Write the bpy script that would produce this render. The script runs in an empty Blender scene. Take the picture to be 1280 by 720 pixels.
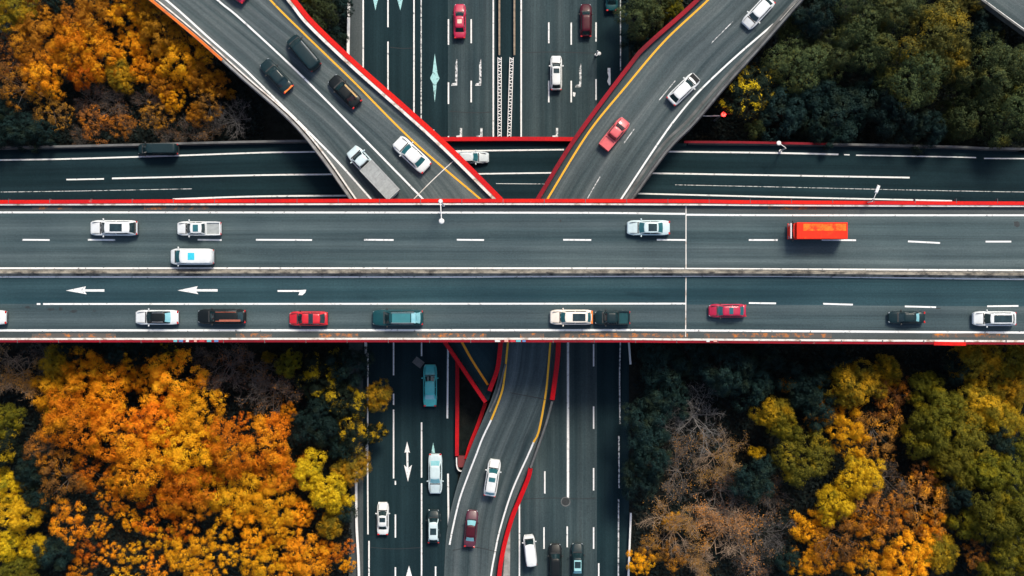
import bpy, bmesh, math, random
import numpy as np
from mathutils import Vector, Matrix

random.seed(7)
S = bpy.context.scene
COL = S.collection

# ------------------------------------------------------------------ camera
CAM_H, FPX = 164.0, 1800.0
cam_d = bpy.data.cameras.new('camera')
cam = bpy.data.objects.new('camera', cam_d)
COL.objects.link(cam)
cam.location = (0, 0, CAM_H)
cam.rotation_euler = (0, 0, 0)
cam_d.sensor_width = 36.0
cam_d.lens = 36.0 * FPX / 1280.0
cam_d.clip_start = 1.0
cam_d.clip_end = 6000.0
S.camera = cam

# ------------------------------------------------------------------ light
SUN_EL, SUN_AZ = math.radians(55), math.radians(24)     # azimuth clockwise from +Y (top of the picture)
world = bpy.data.worlds.new('World')
S.world = world
world.use_nodes = True
wn = world.node_tree
sky = wn.nodes.new('ShaderNodeTexSky')
sky.sky_type = 'NISHITA'
sky.sun_disc = False
sky.sun_elevation = SUN_EL
sky.sun_rotation = SUN_AZ
sky.air_density = 1.0
sky.dust_density = 3.0
sky.ozone_density = 1.6
bg = wn.nodes['Background']
wn.links.new(sky.outputs[0], bg.inputs[0])
bg.inputs[1].default_value = 0.07
sun_d = bpy.data.lights.new('sun', 'SUN')
sun_d.energy = 1.5
sun_d.angle = math.radians(13)
sun_d.color = (1.0, 0.90, 0.74)
sun = bpy.data.objects.new('sun', sun_d)
COL.objects.link(sun)
sd = Vector((math.sin(SUN_AZ) * math.cos(SUN_EL), math.cos(SUN_AZ) * math.cos(SUN_EL), math.sin(SUN_EL)))
sun.location = sd * 300
sun.rotation_euler = (-sd).to_track_quat('-Z', 'Y').to_euler()
S.view_settings.view_transform = 'Standard'
S.view_settings.look = 'None'
S.view_settings.gamma = 1.0
S.view_settings.use_curve_mapping = False
S.view_settings.exposure = 1.3

# ------------------------------------------------------------------ helpers
def at(px, py, z=0.0):
    """a point of the plan (pixels of a 1280x720 plan view) at height z, in metres"""
    k = (CAM_H - z) / FPX
    return Vector(((px - 640) * k, (360 - py) * k, z))

def tag(o, label=None, cat=None, group=None, kind=None):
    if label: o['label'] = label
    if cat: o['category'] = cat
    if group: o['group'] = group
    if kind: o['kind'] = kind
    return o

def empty(name, loc=(0, 0, 0), rz=0.0):
    o = bpy.data.objects.new(name, None)
    o.empty_display_size = 0.5
    o.location = loc
    o.rotation_euler = (0, 0, rz)
    COL.objects.link(o)
    return o

ONE_EACH = {'lane_markings': 'lane_marking', 'edge_lines': 'edge_line', 'lane_dashes': 'lane_dash', 'seam_lines': 'seam_line', 'rust_stains': 'rust_stain', 'expansion_joints': 'expansion_joint', 'bonnet_seams': 'bonnet_seam'}
class MB:
    """collects faces, builds ONE mesh object"""
    def __init__(self):
        self.v, self.f, self.uv, self.mi = [], [], [], []
    def face(self, idx, uv=None, mi=0):
        self.f.append(tuple(idx)); self.uv.append(uv); self.mi.append(mi)
    def ribbon(self, a, b, w_m=None, mi=0):
        """sheet between two polylines (left a, right b); uv in metres: u along, v across"""
        n = len(a); base = len(self.v)
        u = [0.0]
        for i in range(1, n):
            u.append(u[-1] + ((Vector(a[i]) + Vector(b[i])) * 0.5 - (Vector(a[i-1]) + Vector(b[i-1])) * 0.5).length)
        W = [(Vector(a[i]) - Vector(b[i])).length for i in range(n)]
        for i in range(n):
            self.v.append(tuple(a[i])); self.v.append(tuple(b[i]))
        for i in range(n - 1):
            p = base + 2 * i
            q = (p, p + 1, p + 3, p + 2)
            uv = ((u[i], 0), (u[i], W[i]), (u[i+1], W[i+1]), (u[i+1], 0))
            # face upwards
            A, B, C_ = (Vector(self.v[j]) for j in q[:3])
            if (B - A).cross(C_ - A).z < 0:
                q = q[::-1]; uv = uv[::-1]
            self.face(q, uv, mi)
    def slab(self, a, b, thick, mi=0):
        n = len(a); base = len(self.v)
        for i in range(n):
            A, B = Vector(a[i]), Vector(b[i]); d = Vector((0, 0, -thick))
            for p in (A, B, B + d, A + d): self.v.append(tuple(p))
        for i in range(n - 1):
            p, q = base + 4 * i, base + 4 * (i + 1)
            for k in range(4):
                k2 = (k + 1) % 4
                self.face((p + k, p + k2, q + k2, q + k), None, mi)
        self.face([base + k for k in (3, 2, 1, 0)], None, mi)
        e = base + 4 * (n - 1)
        self.face([e + k for k in range(4)], None, mi)
    def sweep(self, pts, prof, mi=0):
        """closed profile [(lateral to the right, up)] swept along pts"""
        n, m = len(pts), len(prof); base = len(self.v)
        u = 0.0; us = []
        for i in range(n):
            P = Vector(pts[i])
            t = Vector(pts[min(i + 1, n - 1)]) - Vector(pts[max(i - 1, 0)])
            t.z = 0; t.normalize()
            r = Vector((t.y, -t.x, 0))
            if i: u += (P - Vector(pts[i-1])).length
            us.append(u)
            for (l, h) in prof: self.v.append(tuple(P + r * l + Vector((0, 0, h))))
        for i in range(n - 1):
            p, q = base + m * i, base + m * (i + 1)
            for k in range(m):
                k2 = (k + 1) % m
                self.face((p + k, q + k, q + k2, p + k2), ((us[i], k / m), (us[i+1], k / m), (us[i+1], (k+1) / m), (us[i], (k+1) / m)), mi)
        self.face([base + k for k in range(m)][::-1], None, mi)
        e = base + m * (n - 1)
        self.face([e + k for k in range(m)], None, mi)
    def box(self, c, s, rz=0.0, mi=0, top=1.0):
        base = len(self.v); ca, sa = math.cos(rz), math.sin(rz)
        for dz in (-.5, .5):
            k = top if dz > 0 else 1.0
            for dx, dy in ((-.5, -.5), (.5, -.5), (.5, .5), (-.5, .5)):
                x, y = dx * s[0] * k, dy * s[1] * k
                self.v.append((c[0] + x * ca - y * sa, c[1] + x * sa + y * ca, c[2] + dz * s[2]))
        for q in ((3, 2, 1, 0), (4, 5, 6, 7), (0, 1, 5, 4), (1, 2, 6, 5), (2, 3, 7, 6), (3, 0, 4, 7)):
            self.face([base + i for i in q], None, mi)
    def tube(self, pts, radii, n=6, mi=0):
        base = len(self.v); L = len(pts)
        for i, P in enumerate(pts):
            P = Vector(P)
            t = (Vector(pts[min(i + 1, L - 1)]) - Vector(pts[max(i - 1, 0)])).normalized()
            a = t.cross(Vector((0, 0, 1)))
            if a.length < 1e-3: a = Vector((1, 0, 0))
            a.normalize(); b = t.cross(a)
            r = radii[i] if hasattr(radii, '__len__') else radii
            for k in range(n):
                w = 2 * math.pi * k / n
                self.v.append(tuple(P + a * (r * math.cos(w)) + b * (r * math.sin(w))))
        for i in range(L - 1):
            for k in range(n):
                k2 = (k + 1) % n
                self.face((base + i * n + k, base + i * n + k2, base + (i + 1) * n + k2, base + (i + 1) * n + k), None, mi)
        self.face([base + k for k in range(n)][::-1], None, mi)
        self.face([base + (L - 1) * n + k for k in range(n)], None, mi)
    def prism(self, quad, thick, mi=0):
        """a flat polygon given a thickness along its normal"""
        q = [Vector(p) for p in quad]
        nrm = (q[1] - q[0]).cross(q[2] - q[0]).normalized()
        base = len(self.v); n = len(q)
        for p in q: self.v.append(tuple(p - nrm * thick))
        for p in q: self.v.append(tuple(p + nrm * thick * .5))
        self.face([base + i for i in range(n)][::-1], None, mi)
        self.face([base + n + i for i in range(n)], None, mi)
        for i in range(n):
            j = (i + 1) % n
            self.face((base + i, base + j, base + n + j, base + n + i), None, mi)
    def mesh(self, name, mats, off=(0, 0, 0), smooth=False):
        me = bpy.data.meshes.new(name)
        me.from_pydata([(x - off[0], y - off[1], z - off[2]) for x, y, z in self.v], [], self.f)
        if any(u is not None for u in self.uv):
            ul = me.uv_layers.new(name='UVMap').data
            li = 0
            for f, u in zip(self.f, self.uv):
                for k in range(len(f)):
                    if u is not None: ul[li].uv = u[k]
                    li += 1
        for m in (mats if isinstance(mats, (list, tuple)) else [mats]): me.materials.append(m)
        for p, mi in zip(me.polygons, self.mi):
            p.material_index = mi; p.use_smooth = smooth
        me.update()
        return me
    def pieces(self):
        par = list(range(len(self.v)))
        def find(i):
            while par[i] != i: par[i] = par[par[i]]; i = par[i]
            return i
        for f in self.f:
            for j in f[1:]: par[find(j)] = find(f[0])
        grp = {}
        for k, f in enumerate(self.f): grp.setdefault(find(f[0]), []).append(k)
        for ks in grp.values():
            m = MB(); ix = {}
            for k in ks:
                idx = []
                for j in self.f[k]:
                    if j not in ix: ix[j] = len(m.v); m.v.append(self.v[j])
                    idx.append(ix[j])
                m.face(idx, self.uv[k], self.mi[k])
            yield m
    def build(self, name, mats, parent=None, local=False, smooth=False, fixn=False, bevel=0.0):
        if name in ONE_EACH:                       # painted stripes: each one a part of its own
            o = None
            for m in list(self.pieces()): o = m.build(ONE_EACH[name], mats, parent, local)
            return o
        off = (0, 0, 0)
        if parent is not None and not local: off = parent.location
        me = self.mesh(name, mats, off, smooth)
        if fixn or bevel:
            bm = bmesh.new(); bm.from_mesh(me)
            bmesh.ops.recalc_face_normals(bm, faces=bm.faces)
            if bevel:
                bmesh.ops.bevel(bm, geom=list(bm.edges), offset=bevel, segments=2, profile=.5, affect='EDGES')
                if smooth:
                    for f in bm.faces: f.smooth = True
            bm.to_mesh(me); bm.free()
        o = bpy.data.objects.new(name, me)
        COL.objects.link(o)
        if parent is not None: o.parent = parent
        return o

def link_mesh(name, me, parent, loc=(0, 0, 0), rot=(0, 0, 0), scale=(1, 1, 1)):
    o = bpy.data.objects.new(name, me)
    COL.objects.link(o); o.parent = parent
    o.location = loc; o.rotation_euler = rot; o.scale = scale
    return o

def cr(pts, n=10):
    """Catmull-Rom through 2D pixel points"""
    P = [Vector((p[0], p[1])) for p in pts]
    if len(P) == 2:
        return [P[0].lerp(P[1], i / n) for i in range(n + 1)]
    P = [P[0] * 2 - P[1]] + P + [P[-1] * 2 - P[-2]]
    out = []
    for i in range(1, len(P) - 2):
        p0, p1, p2, p3 = P[i-1:i+3]
        for k in range(n):
            t = k / n
            out.append(0.5 * (2 * p1 + (p2 - p0) * t + (2 * p0 - 5 * p1 + 4 * p2 - p3) * t * t + (3 * p1 - p0 - 3 * p2 + p3) * t ** 3))
    out.append(P[-2])
    return out

def resample(c, n):
    d = [0.0]
    for i in range(1, len(c)): d.append(d[-1] + (c[i] - c[i-1]).length)
    out = []; j = 0
    for i in range(n):
        s = d[-1] * i / (n - 1)
        while j < len(c) - 2 and d[j+1] < s: j += 1
        t = (s - d[j]) / max(d[j+1] - d[j], 1e-9)
        out.append(c[j].lerp(c[j+1], min(max(t, 0), 1)))
    return out

def curve(pts, zf, n=10, dz=0.0):
    zf_ = zf if callable(zf) else (lambda y: zf)
    out = []
    for p in cr(pts, n):
        v = at(p.x, p.y, zf_(p.y)); v.z += dz
        out.append(v)
    return out

def edges(lp, rp, zf, n=60):
    zf_ = zf if callable(zf) else (lambda y: zf)
    L, R = resample(cr(lp, 12), n), resample(cr(rp, 12), n)
    return [at(p.x, p.y, zf_(p.y)) for p in L], [at(p.x, p.y, zf_(p.y)) for p in R]

def lift(pts, dz): return [Vector((p[0], p[1], p[2] + dz)) for p in pts]

def paint(mb, pts, width, zf, dz=0.012, n=10):
    c = curve(pts, zf, n, dz)
    a, b = [], []
    for i, P in enumerate(c):
        t = c[min(i + 1, len(c) - 1)] - c[max(i - 1, 0)]
        t.z = 0; t.normalize()
        r = Vector((t.y, -t.x, 0)) * (width / 2)
        a.append(P - r); b.append(P + r)
    mb.ribbon(a, b)

def poly(mb, pts, zf, dz=0.012):
    zf_ = zf if callable(zf) else (lambda y: zf)
    base = len(mb.v)
    q = []
    for x, y in pts:
        v = at(x, y, zf_(y)); v.z += dz; q.append(v)
    area = sum(q[i].x * q[(i+1) % len(q)].y - q[(i+1) % len(q)].x * q[i].y for i in range(len(q)))
    if area < 0: q.reverse()
    for v in q: mb.v.append(tuple(v))
    mb.face(range(base, base + len(q)))

# ------------------------------------------------------------------ materials
def new_mat(name):
    m = bpy.data.materials.new(name); m.use_nodes = True
    nt = m.node_tree
    return m, nt, nt.nodes['Principled BSDF']

def node(nt, t, **kw):
    n = nt.nodes.new(t)
    for k, v in kw.items():
        if hasattr(n, k): setattr(n, k, v)
        else: n.inputs[k].default_value = v
    return n

def ramp(nt, fac, stops):
    r = nt.nodes.new('ShaderNodeValToRGB')
    el = r.color_ramp.elements
    while len(el) < len(stops): el.new(0.5)
    for e, (p, c) in zip(el, stops):
        e.position = p; e.color = (*c, 1) if len(c) == 3 else c
    nt.links.new(fac, r.inputs[0])
    return r.outputs[0]

def mix(nt, a, b, fac, mode='MIX'):
    m = nt.nodes.new('ShaderNodeMix'); m.data_type = 'RGBA'; m.blend_type = mode
    for sock, v in ((m.inputs[0], fac), (m.inputs[6], a), (m.inputs[7], b)):
        if hasattr(v, 'links'): nt.links.new(v, sock)
        elif isinstance(v, (int, float)): sock.default_value = v
        else: sock.default_value = (*v, 1)
    return m.outputs[2]

def noise(nt, vec, scale, detail=4, rough=.55, mscale=None):
    if mscale:
        mp = nt.nodes.new('ShaderNodeMapping'); mp.inputs['Scale'].default_value = mscale
        nt.links.new(vec, mp.inputs[0]); vec = mp.outputs[0]
    n = nt.nodes.new('ShaderNodeTexNoise')
    n.inputs['Scale'].default_value = scale; n.inputs['Detail'].default_value = detail; n.inputs['Roughness'].default_value = rough
    nt.links.new(vec, n.inputs['Vector'])
    return n.outputs['Fac']

def plain(name, col, rough=.6, metal=0.0, var=.25, nscale=3.0, coat=0.0, spec=.5):
    m, nt, b = new_mat(name)
    tc = nt.nodes.new('ShaderNodeTexCoord')
    f = noise(nt, tc.outputs['Object'], nscale, 5, .6)
    dark = tuple(c * (1 - var) for c in col)
    lite = tuple(min(1, c * (1 + var * .5)) for c in col)
    nt.links.new(ramp(nt, f, [(.3, dark), (.7, lite)]), b.inputs['Base Color'])
    b.inputs['Roughness'].default_value = rough
    b.inputs['Metallic'].default_value = metal
    b.inputs['Coat Weight'].default_value = coat
    b.inputs['Specular IOR Level'].default_value = spec
    return m

def asphalt(name, dark, lite, track=1.0, lane=3.3, stain=1.0):
    """worn asphalt: tyre tracks and streaks along u, aggregate grain, oil stains, patches"""
    m, nt, b = new_mat(name)
    uv = nt.nodes.new('ShaderNodeTexCoord')
    st = noise(nt, uv.outputs['UV'], 1.0, 4, .55, (.012, .62, 1))
    st2 = noise(nt, uv.outputs['UV'], 1.0, 3, .5, (.03, 2.6, 1))
    st3 = noise(nt, uv.outputs['UV'], 1.0, 5, .65, (.10, 7.0, 1))
    bl = noise(nt, uv.outputs['Object'], .09, 4, .6)
    gr = noise(nt, uv.outputs['Object'], 5.5, 3, .75)
    gf = noise(nt, uv.outputs['Object'], 22.0, 2, .8)
    oil = noise(nt, uv.outputs['UV'], 1.0, 6, .68, (.13, .55, 1))
    c = ramp(nt, st, [(.34, dark), (.66, lite)])
    c = mix(nt, c, ramp(nt, st2, [(.3, (.70, .72, .73)), (.7, (1.24, 1.22, 1.2))]), .6 * track, 'MULTIPLY')
    c = mix(nt, c, ramp(nt, st3, [(.3, (.72, .72, .72)), (.7, (1.25, 1.25, 1.25))]), .45 * track, 'MULTIPLY')
    # wheel tracks: two polished bands and one oil drip band per lane
    sx = nt.nodes.new('ShaderNodeSeparateXYZ'); nt.links.new(uv.outputs['UV'], sx.inputs[0])
    w = nt.nodes.new('ShaderNodeMath'); w.operation = 'MULTIPLY'; w.inputs[1].default_value = 4 * math.pi / lane; nt.links.new(sx.outputs[1], w.inputs[0])
    cs = nt.nodes.new('ShaderNodeMath'); cs.operation = 'COSINE'; nt.links.new(w.outputs[0], cs.inputs[0])
    mr = nt.nodes.new('ShaderNodeMapRange'); mr.inputs['From Min'].default_value = -1; nt.links.new(cs.outputs[0], mr.inputs['Value'])
    c = mix(nt, c, ramp(nt, mr.outputs[0], [(0, (.80, .82, .83)), (1, (1.18, 1.17, 1.16))]), .55 * track, 'MULTIPLY')
    c = mix(nt, c, ramp(nt, bl, [(.35, (.76, .79, .82)), (.65, (1.22, 1.19, 1.15))]), .75, 'MULTIPLY')
    c = mix(nt, c, ramp(nt, gr, [(.3, (.66, .66, .66)), (.7, (1.32, 1.32, 1.32))]), .5, 'MULTIPLY')
    c = mix(nt, c, ramp(nt, gf, [(.3, (.55, .55, .55)), (.72, (1.45, 1.45, 1.45))]), .55, 'MULTIPLY')
    c = mix(nt, c, ramp(nt, oil, [(.60, (1, 1, 1)), (.74, (.58, .6, .62))]), .8 * stain, 'MULTIPLY')
    nt.links.new(c, b.inputs['Base Color'])
    b.inputs['Roughness'].default_value = .85
    b.inputs['Specular IOR Level'].default_value = .10
    bp = nt.nodes.new('ShaderNodeBump'); bp.inputs['Strength'].default_value = .35; bp.inputs['Distance'].default_value = .02
    nt.links.new(gf, bp.inputs['Height']); nt.links.new(bp.outputs[0], b.inputs['Normal'])
    return m

def worn(name, col, under, lo=.36, hi=.46, scale=2.2, rough=.6, fine=9.0):
    """paint with wear showing what is below it"""
    m, nt, b = new_mat(name)
    tc = nt.nodes.new('ShaderNodeTexCoord')
    f = noise(nt, tc.outputs['Object'], scale, 6, .7)
    g = noise(nt, tc.outputs['Object'], fine, 4, .7)
    base = ramp(nt, g, [(.3, tuple(c * .82 for c in col)), (.7, col)])
    k = ramp(nt, f, [(lo, (0, 0, 0)), (hi, (1, 1, 1))])
    nt.links.new(mix(nt, under, base, k), b.inputs['Base Color'])
    b.inputs['Roughness'].default_value = max(rough, .6)
    b.inputs['Specular IOR Level'].default_value = .15
    return m

M = {}
M['asph_bridge'] = asphalt('bridge_asphalt', (.038,.064,.072), (.082,.112,.120))
M['asph_bridge_blue'] = asphalt('bridge_asphalt_newer', (.016,.045,.057), (.036,.074,.088), .7)
M['asph_shoulder'] = asphalt('shoulder_asphalt', (.045,.058,.062), (.078,.092,.095), .4)
M['asph_pale'] = asphalt('pale_shoulder_asphalt', (.10, .115, .115), (.17, .185, .185), .5)
M['asph_ramp'] = asphalt('ramp_asphalt', (.030,.050,.056), (.112,.134,.138))
M['asph_dark'] = asphalt('new_dark_asphalt', (.006,.018,.023), (.013,.031,.038), .6)
M['asph_mid'] = asphalt('highway_asphalt', (.022,.042,.049), (.054,.076,.082), .9)
M['asph_lower'] = asphalt('lower_road_asphalt', (.005,.017,.022), (.011,.028,.036), .8)
M['white'] = worn('white_road_paint', (.80, .81, .80), (.14, .155, .16), .33, .43, 2.8)
M['white_worn'] = worn('worn_white_road_paint', (.70, .72, .72), (.07, .085, .09), .41, .53, 3.2)
M['pale_blue'] = worn('pale_blue_road_paint', (.34, .62, .62), (.06, .09, .1), .34, .46, 3.0)
M['yellow'] = worn('yellow_road_paint', (.80, .42, .035), (.12, .11, .08), .30, .40)
M['orange_line'] = worn('orange_road_paint', (.72, .28, .02), (.1, .08, .05), .28, .38)
def red_steel(name, col, faded, scraped, scrape=.67):
    m, nt, b = new_mat(name)
    tc = nt.nodes.new('ShaderNodeTexCoord')
    a = noise(nt, tc.outputs['Object'], .16, 4, .6); g = noise(nt, tc.outputs['Object'], 5.0, 5, .7); k = noise(nt, tc.outputs['Object'], .7, 6, .72)
    c = mix(nt, col, faded, ramp(nt, a, [(.40, (0, 0, 0)), (.66, (1, 1, 1))]))
    c = mix(nt, c, ramp(nt, g, [(.3, (.62, .6, .6)), (.7, (1.12, 1.1, 1.1))]), .8, 'MULTIPLY')
    c = mix(nt, c, scraped, ramp(nt, k, [(scrape, (0, 0, 0)), (scrape + .07, (1, 1, 1))]))
    nt.links.new(c, b.inputs['Base Color']); b.inputs['Roughness'].default_value = .6; b.inputs['Specular IOR Level'].default_value = .15
    return m
M['red'] = red_steel('red_barrier_paint', (.52, .004, .008), (.36, .006, .014), (.34, .20, .16), .68)
M['red_bright'] = red_steel('bright_red_barrier_paint', (.66, .010, .004), (.50, .006, .010), (.55, .34, .24), .66)
M['red_deep'] = red_steel('dark_red_barrier_paint', (.26, .004, .014), (.15, .004, .012), (.22, .13, .12), .64)
M['orange_rail'] = worn('orange_barrier_paint', (.75, .16, .02), (.35, .1, .04), .3, .5, 1.5)
M['concrete'] = plain('grey_concrete', (.27, .27, .26), .85, 0, .45, 1.3)
M['concrete_dark'] = plain('weathered_concrete', (.12, .125, .125), .9, 0, .5, .9)
M['kerb'] = worn('whitened_kerb', (.74, .72, .68), (.30, .22, .16), .34, .5, 1.1, .7)
M['steel'] = plain('galvanised_steel', (.55, .56, .56), .4, .7, .25, 6)
M['white_metal'] = plain('white_enamel', (.78, .78, .76), .4, 0, .12, 4)
M['median'] = worn('dirty_median_concrete', (.34, .31, .25), (.05, .048, .045), .36, .60, .8, .85, 6.0)
M['rust'] = worn('rust_stain', (.50, .17, .035), (.09, .085, .08), .50, .66, 1.7, .9, 7)
M['black_rubber'] = plain('tyre_rubber', (.012, .012, .013), .85, 0, .3, 8)
M['soil'] = None

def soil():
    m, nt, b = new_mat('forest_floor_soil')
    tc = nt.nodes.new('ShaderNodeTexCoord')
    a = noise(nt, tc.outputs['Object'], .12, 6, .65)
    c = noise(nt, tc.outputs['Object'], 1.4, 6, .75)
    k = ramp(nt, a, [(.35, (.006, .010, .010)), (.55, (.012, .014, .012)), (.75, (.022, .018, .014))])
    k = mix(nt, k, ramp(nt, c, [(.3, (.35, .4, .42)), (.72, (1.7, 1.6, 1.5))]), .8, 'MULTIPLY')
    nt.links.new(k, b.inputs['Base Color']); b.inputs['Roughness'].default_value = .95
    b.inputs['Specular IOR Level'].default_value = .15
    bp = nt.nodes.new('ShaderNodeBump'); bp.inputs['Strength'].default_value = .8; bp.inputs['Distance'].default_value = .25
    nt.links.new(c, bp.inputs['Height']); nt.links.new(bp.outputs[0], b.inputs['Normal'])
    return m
M['soil'] = soil()

def leaves(name, c1, c2, c3=None, patch=(.5, .62), pscale=.35, var=.35):
    """c1..c2 leaf to leaf, patches of c3 across the crown"""
    m, nt, b = new_mat(name)
    geo = nt.nodes.new('ShaderNodeNewGeometry')
    tc = nt.nodes.new('ShaderNodeTexCoord')
    oi = nt.nodes.new('ShaderNodeObjectInfo')
    col = ramp(nt, geo.outputs['Random Per Island'], [(.1, c1), (.9, c2)])
    if c3:
        va = nt.nodes.new('ShaderNodeVectorMath'); va.operation = 'ADD'
        vs = nt.nodes.new('ShaderNodeVectorMath'); vs.operation = 'SCALE'; vs.inputs['Scale'].default_value = 37.0
        cx = nt.nodes.new('ShaderNodeCombineXYZ')
        nt.links.new(oi.outputs['Random'], cx.inputs[0]); nt.links.new(oi.outputs['Random'], cx.inputs[1])
        nt.links.new(cx.outputs[0], vs.inputs[0])
        nt.links.new(tc.outputs['Object'], va.inputs[0]); nt.links.new(vs.outputs[0], va.inputs[1])
        f = noise(nt, va.outputs[0], pscale, 4, .6)
        k = ramp(nt, f, [(patch[0], (0, 0, 0)), (patch[1], (1, 1, 1))])
        c3v = ramp(nt, geo.outputs['Random Per Island'], [(.1, tuple(x * .75 for x in c3)), (.9, c3)])
        col = mix(nt, col, c3v, k)
    hs = nt.nodes.new('ShaderNodeHueSaturation')
    mr = nt.nodes.new('ShaderNodeMapRange'); mr.inputs['To Min'].default_value = 1 - var; mr.inputs['To Max'].default_value = 1 + var * .5
    nt.links.new(oi.outputs['Random'], mr.inputs['Value'])
    nt.links.new(mr.outputs[0], hs.inputs['Value'])
    mh = nt.nodes.new('ShaderNodeMapRange'); mh.inputs['To Min'].default_value = .488; mh.inputs['To Max'].default_value = .512
    ml = nt.nodes.new('ShaderNodeMath'); ml.operation = 'FRACT'
    mm = nt.nodes.new('ShaderNodeMath'); mm.operation = 'MULTIPLY'; mm.inputs[1].default_value = 7.31
    nt.links.new(oi.outputs['Random'], mm.inputs[0]); nt.links.new(mm.outputs[0], ml.inputs[0])
    nt.links.new(ml.outputs[0], mh.inputs['Value']); nt.links.new(mh.outputs[0], hs.inputs['Hue'])
    nt.links.new(col, hs.inputs['Color'])
    nt.links.new(hs.outputs[0], b.inputs['Base Color'])
    b.inputs['Roughness'].default_value = .7
    b.inputs['Specular IOR Level'].default_value = .12
    return m

LEAF = {
 'orange':  leaves('orange_leaves', (.60, .165, .006), (.84, .25, .009), (.86, .35, .012), (.46, .60), .3),
 'golden':  leaves('golden_leaves', (.74, .28, .007), (.90, .39, .012), (.90, .46, .016), (.5, .64), .35, .3),
 'bronze':  leaves('bronze_leaves', (.28, .12, .012), (.50, .20, .012), (.72, .31, .012), (.48, .64), .35, .4),
 'rust':    leaves('russet_leaves', (.18, .085, .024), (.34, .15, .032), (.66, .26, .015), (.48, .60), .45),
 'yellow':  leaves('yellow_leaves', (.66, .40, .01), (.86, .52, .018), (.24, .21, .015), (.54, .68), .4, .2),
 'olive':   leaves('olive_leaves', (.075, .078, .010), (.155, .14, .012), (.34, .25, .010), (.52, .68), .3),
 'ochre':   leaves('ochre_leaves', (.14, .115, .012), (.27, .20, .014), (.66, .37, .014), (.45, .60), .33),
 'deepolive': leaves('deep_olive_leaves', (.036, .060, .026), (.080, .098, .034), (.19, .16, .018), (.54, .74), .28),
 'goldlit': leaves('olive_leaves_painted_gold_light', (.075, .078, .022), (.135, .125, .028), (.36, .23, .014), (.50, .66), .3, .1),  # gold patches put warm light on the crown into the leaf colour
 'green':   leaves('deep_green_leaves', (.006, .021, .021), (.016, .038, .034), (.024, .038, .022), (.5, .65), .3),
 'speckle': leaves('green_leaves_with_yellow_tufts', (.007, .018, .014), (.020, .030, .016), (.66, .43, .015), (.55, .585), .5),
 'bare':    leaves('withered_leaves', (.12, .075, .05), (.26, .14, .065), (.5, .20, .03), (.5, .6), .5),
 'tanbare': leaves('tan_withered_leaves', (.28, .15, .06), (.52, .27, .08), (.62, .28, .04), (.5, .6), .5),
}
BARK = {
 'dark': plain('dark_bark', (.05, .04, .032), .9, 0, .5, 3),
 'pale': plain('pale_grey_bark', (.20, .19, .18), .85, 0, .45, 3),
 'mid':  plain('grey_brown_bark', (.13, .115, .105), .9, 0, .45, 3),
 'tan':  plain('tan_bark', (.34, .24, .16), .85, 0, .4, 3),
}

# ------------------------------------------------------------------ ground
HZ = 3000
mb = MB()
mb.v = [(-HZ, -HZ, 0), (HZ, -HZ, 0), (HZ, HZ, 0), (-HZ, HZ, 0)]; mb.face((0, 1, 2, 3))
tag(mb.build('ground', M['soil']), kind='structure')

def strip(name, x0, x1, y0, y1, mat, z=.02, th=None):
    """a straight piece of the ground level road running up the plan"""
    ys = [y0 + (y1 - y0) * i / 24 for i in range(25)]
    mb = MB()
    mb.ribbon([at(x0, y, 0) + Vector((0, 0, z)) for y in ys], [at(x1, y, 0) + Vector((0, 0, z)) for y in ys])
    return tag(mb.build(name, mat), kind='structure')

YN, YM, YS = -300, 250, 1000
strip('shoulder_west', 436, 454, YN, YS, M['asph_shoulder'])
west = strip('southbound_road', 454, 527, YN, YM, M['asph_dark'])
turn = strip('bus_lane', 527, 560, YN, YM, M['asph_dark'])
mid = strip('filter_lanes', 560, 619, YN, YM, M['asph_mid'])
strip('median_strip', 619, 650, YN, YM, M['asph_dark'], .03)
east = strip('northbound_road', 650, 746, YN, YM, M['asph_mid'])
east2 = strip('northbound_outer_lane', 746, 786, YN, YS, M['asph_dark'])
wests = strip('southbound_road', 454, 572, YM, YS, M['asph_dark'])
strip('gore_verge', 572, 622, YM, 640, M['soil'], .02)
strip('merge_lane', 572, 622, 640, YS, M['asph_dark'], .02)
easts = strip('northbound_road', 622, 746, YM, YS, M['asph_mid'])

W1 = .16
def marks(road, segs, mat='white', w=W1, z=0.0, dz=.034, name='lane_markings'):
    mb = MB()
    for s in segs:
        paint(mb, s, w, z, dz, 6)
    o = mb.build(name, M[mat], road)
    return o

V = lambda x, *yy: [[(x, a), (x, b)] for a, b in yy]
marks(west, V(454, (YN, 245)) + V(485, (YN, 34), (52, 119), (140, 240)) + V(517.5, (YN, 146), (150, 245)))
marks(turn, V(526.5, (YN, 245)), 'white_worn', .12)
marks(mid, V(560.6, (24, 56), (103, 130), (170, 200)) + V(589, (-30, -5), (24, 54), (101, 128), (175, 205)) + V(616.6, (YN, 245)))
marks(east, V(651.5, (YN, 245)) + V(686, (-30, -5), (28, 54), (101, 128)) + V(714, (-30, -4), (28, 56), (101, 128)) + V(745, (-30, -4), (28, 52), (99, 125)))
marks(east2, V(775.6, (YN, 88), (100, 245)), 'white_worn', .12)
marks(wests, V(458, (428, 445), (556, 570)) + [[(460, 440), (459.6, 570), (460, 668)]] + V(461.3, (676, YS)) +
      V(492, (428, 469), (492, 506), (512, 598)) + V(494.3, (601, 606), (643, 672), (709, YS)) +
      V(527, (428, 445), (528, 597), (604, YS)) + V(544.5, (708, 750)))
marks(wests, [[(560, 436), (559.2, 523)], [(560, 592), (561, 682)]], 'white', .2, name='edge_line')
marks(easts, V(710, (425, 622)), 'white', .26, name='barrier_line')
marks(easts, V(742, (430, 458), (508, 536), (585, 613), (659, 686)) + V(748.4, (704, 740)) + V(681, (589, 617)) + V(680, (659, 686)) +
      V(709, (658, 684)) + V(649.3, (628, YS)))
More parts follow.
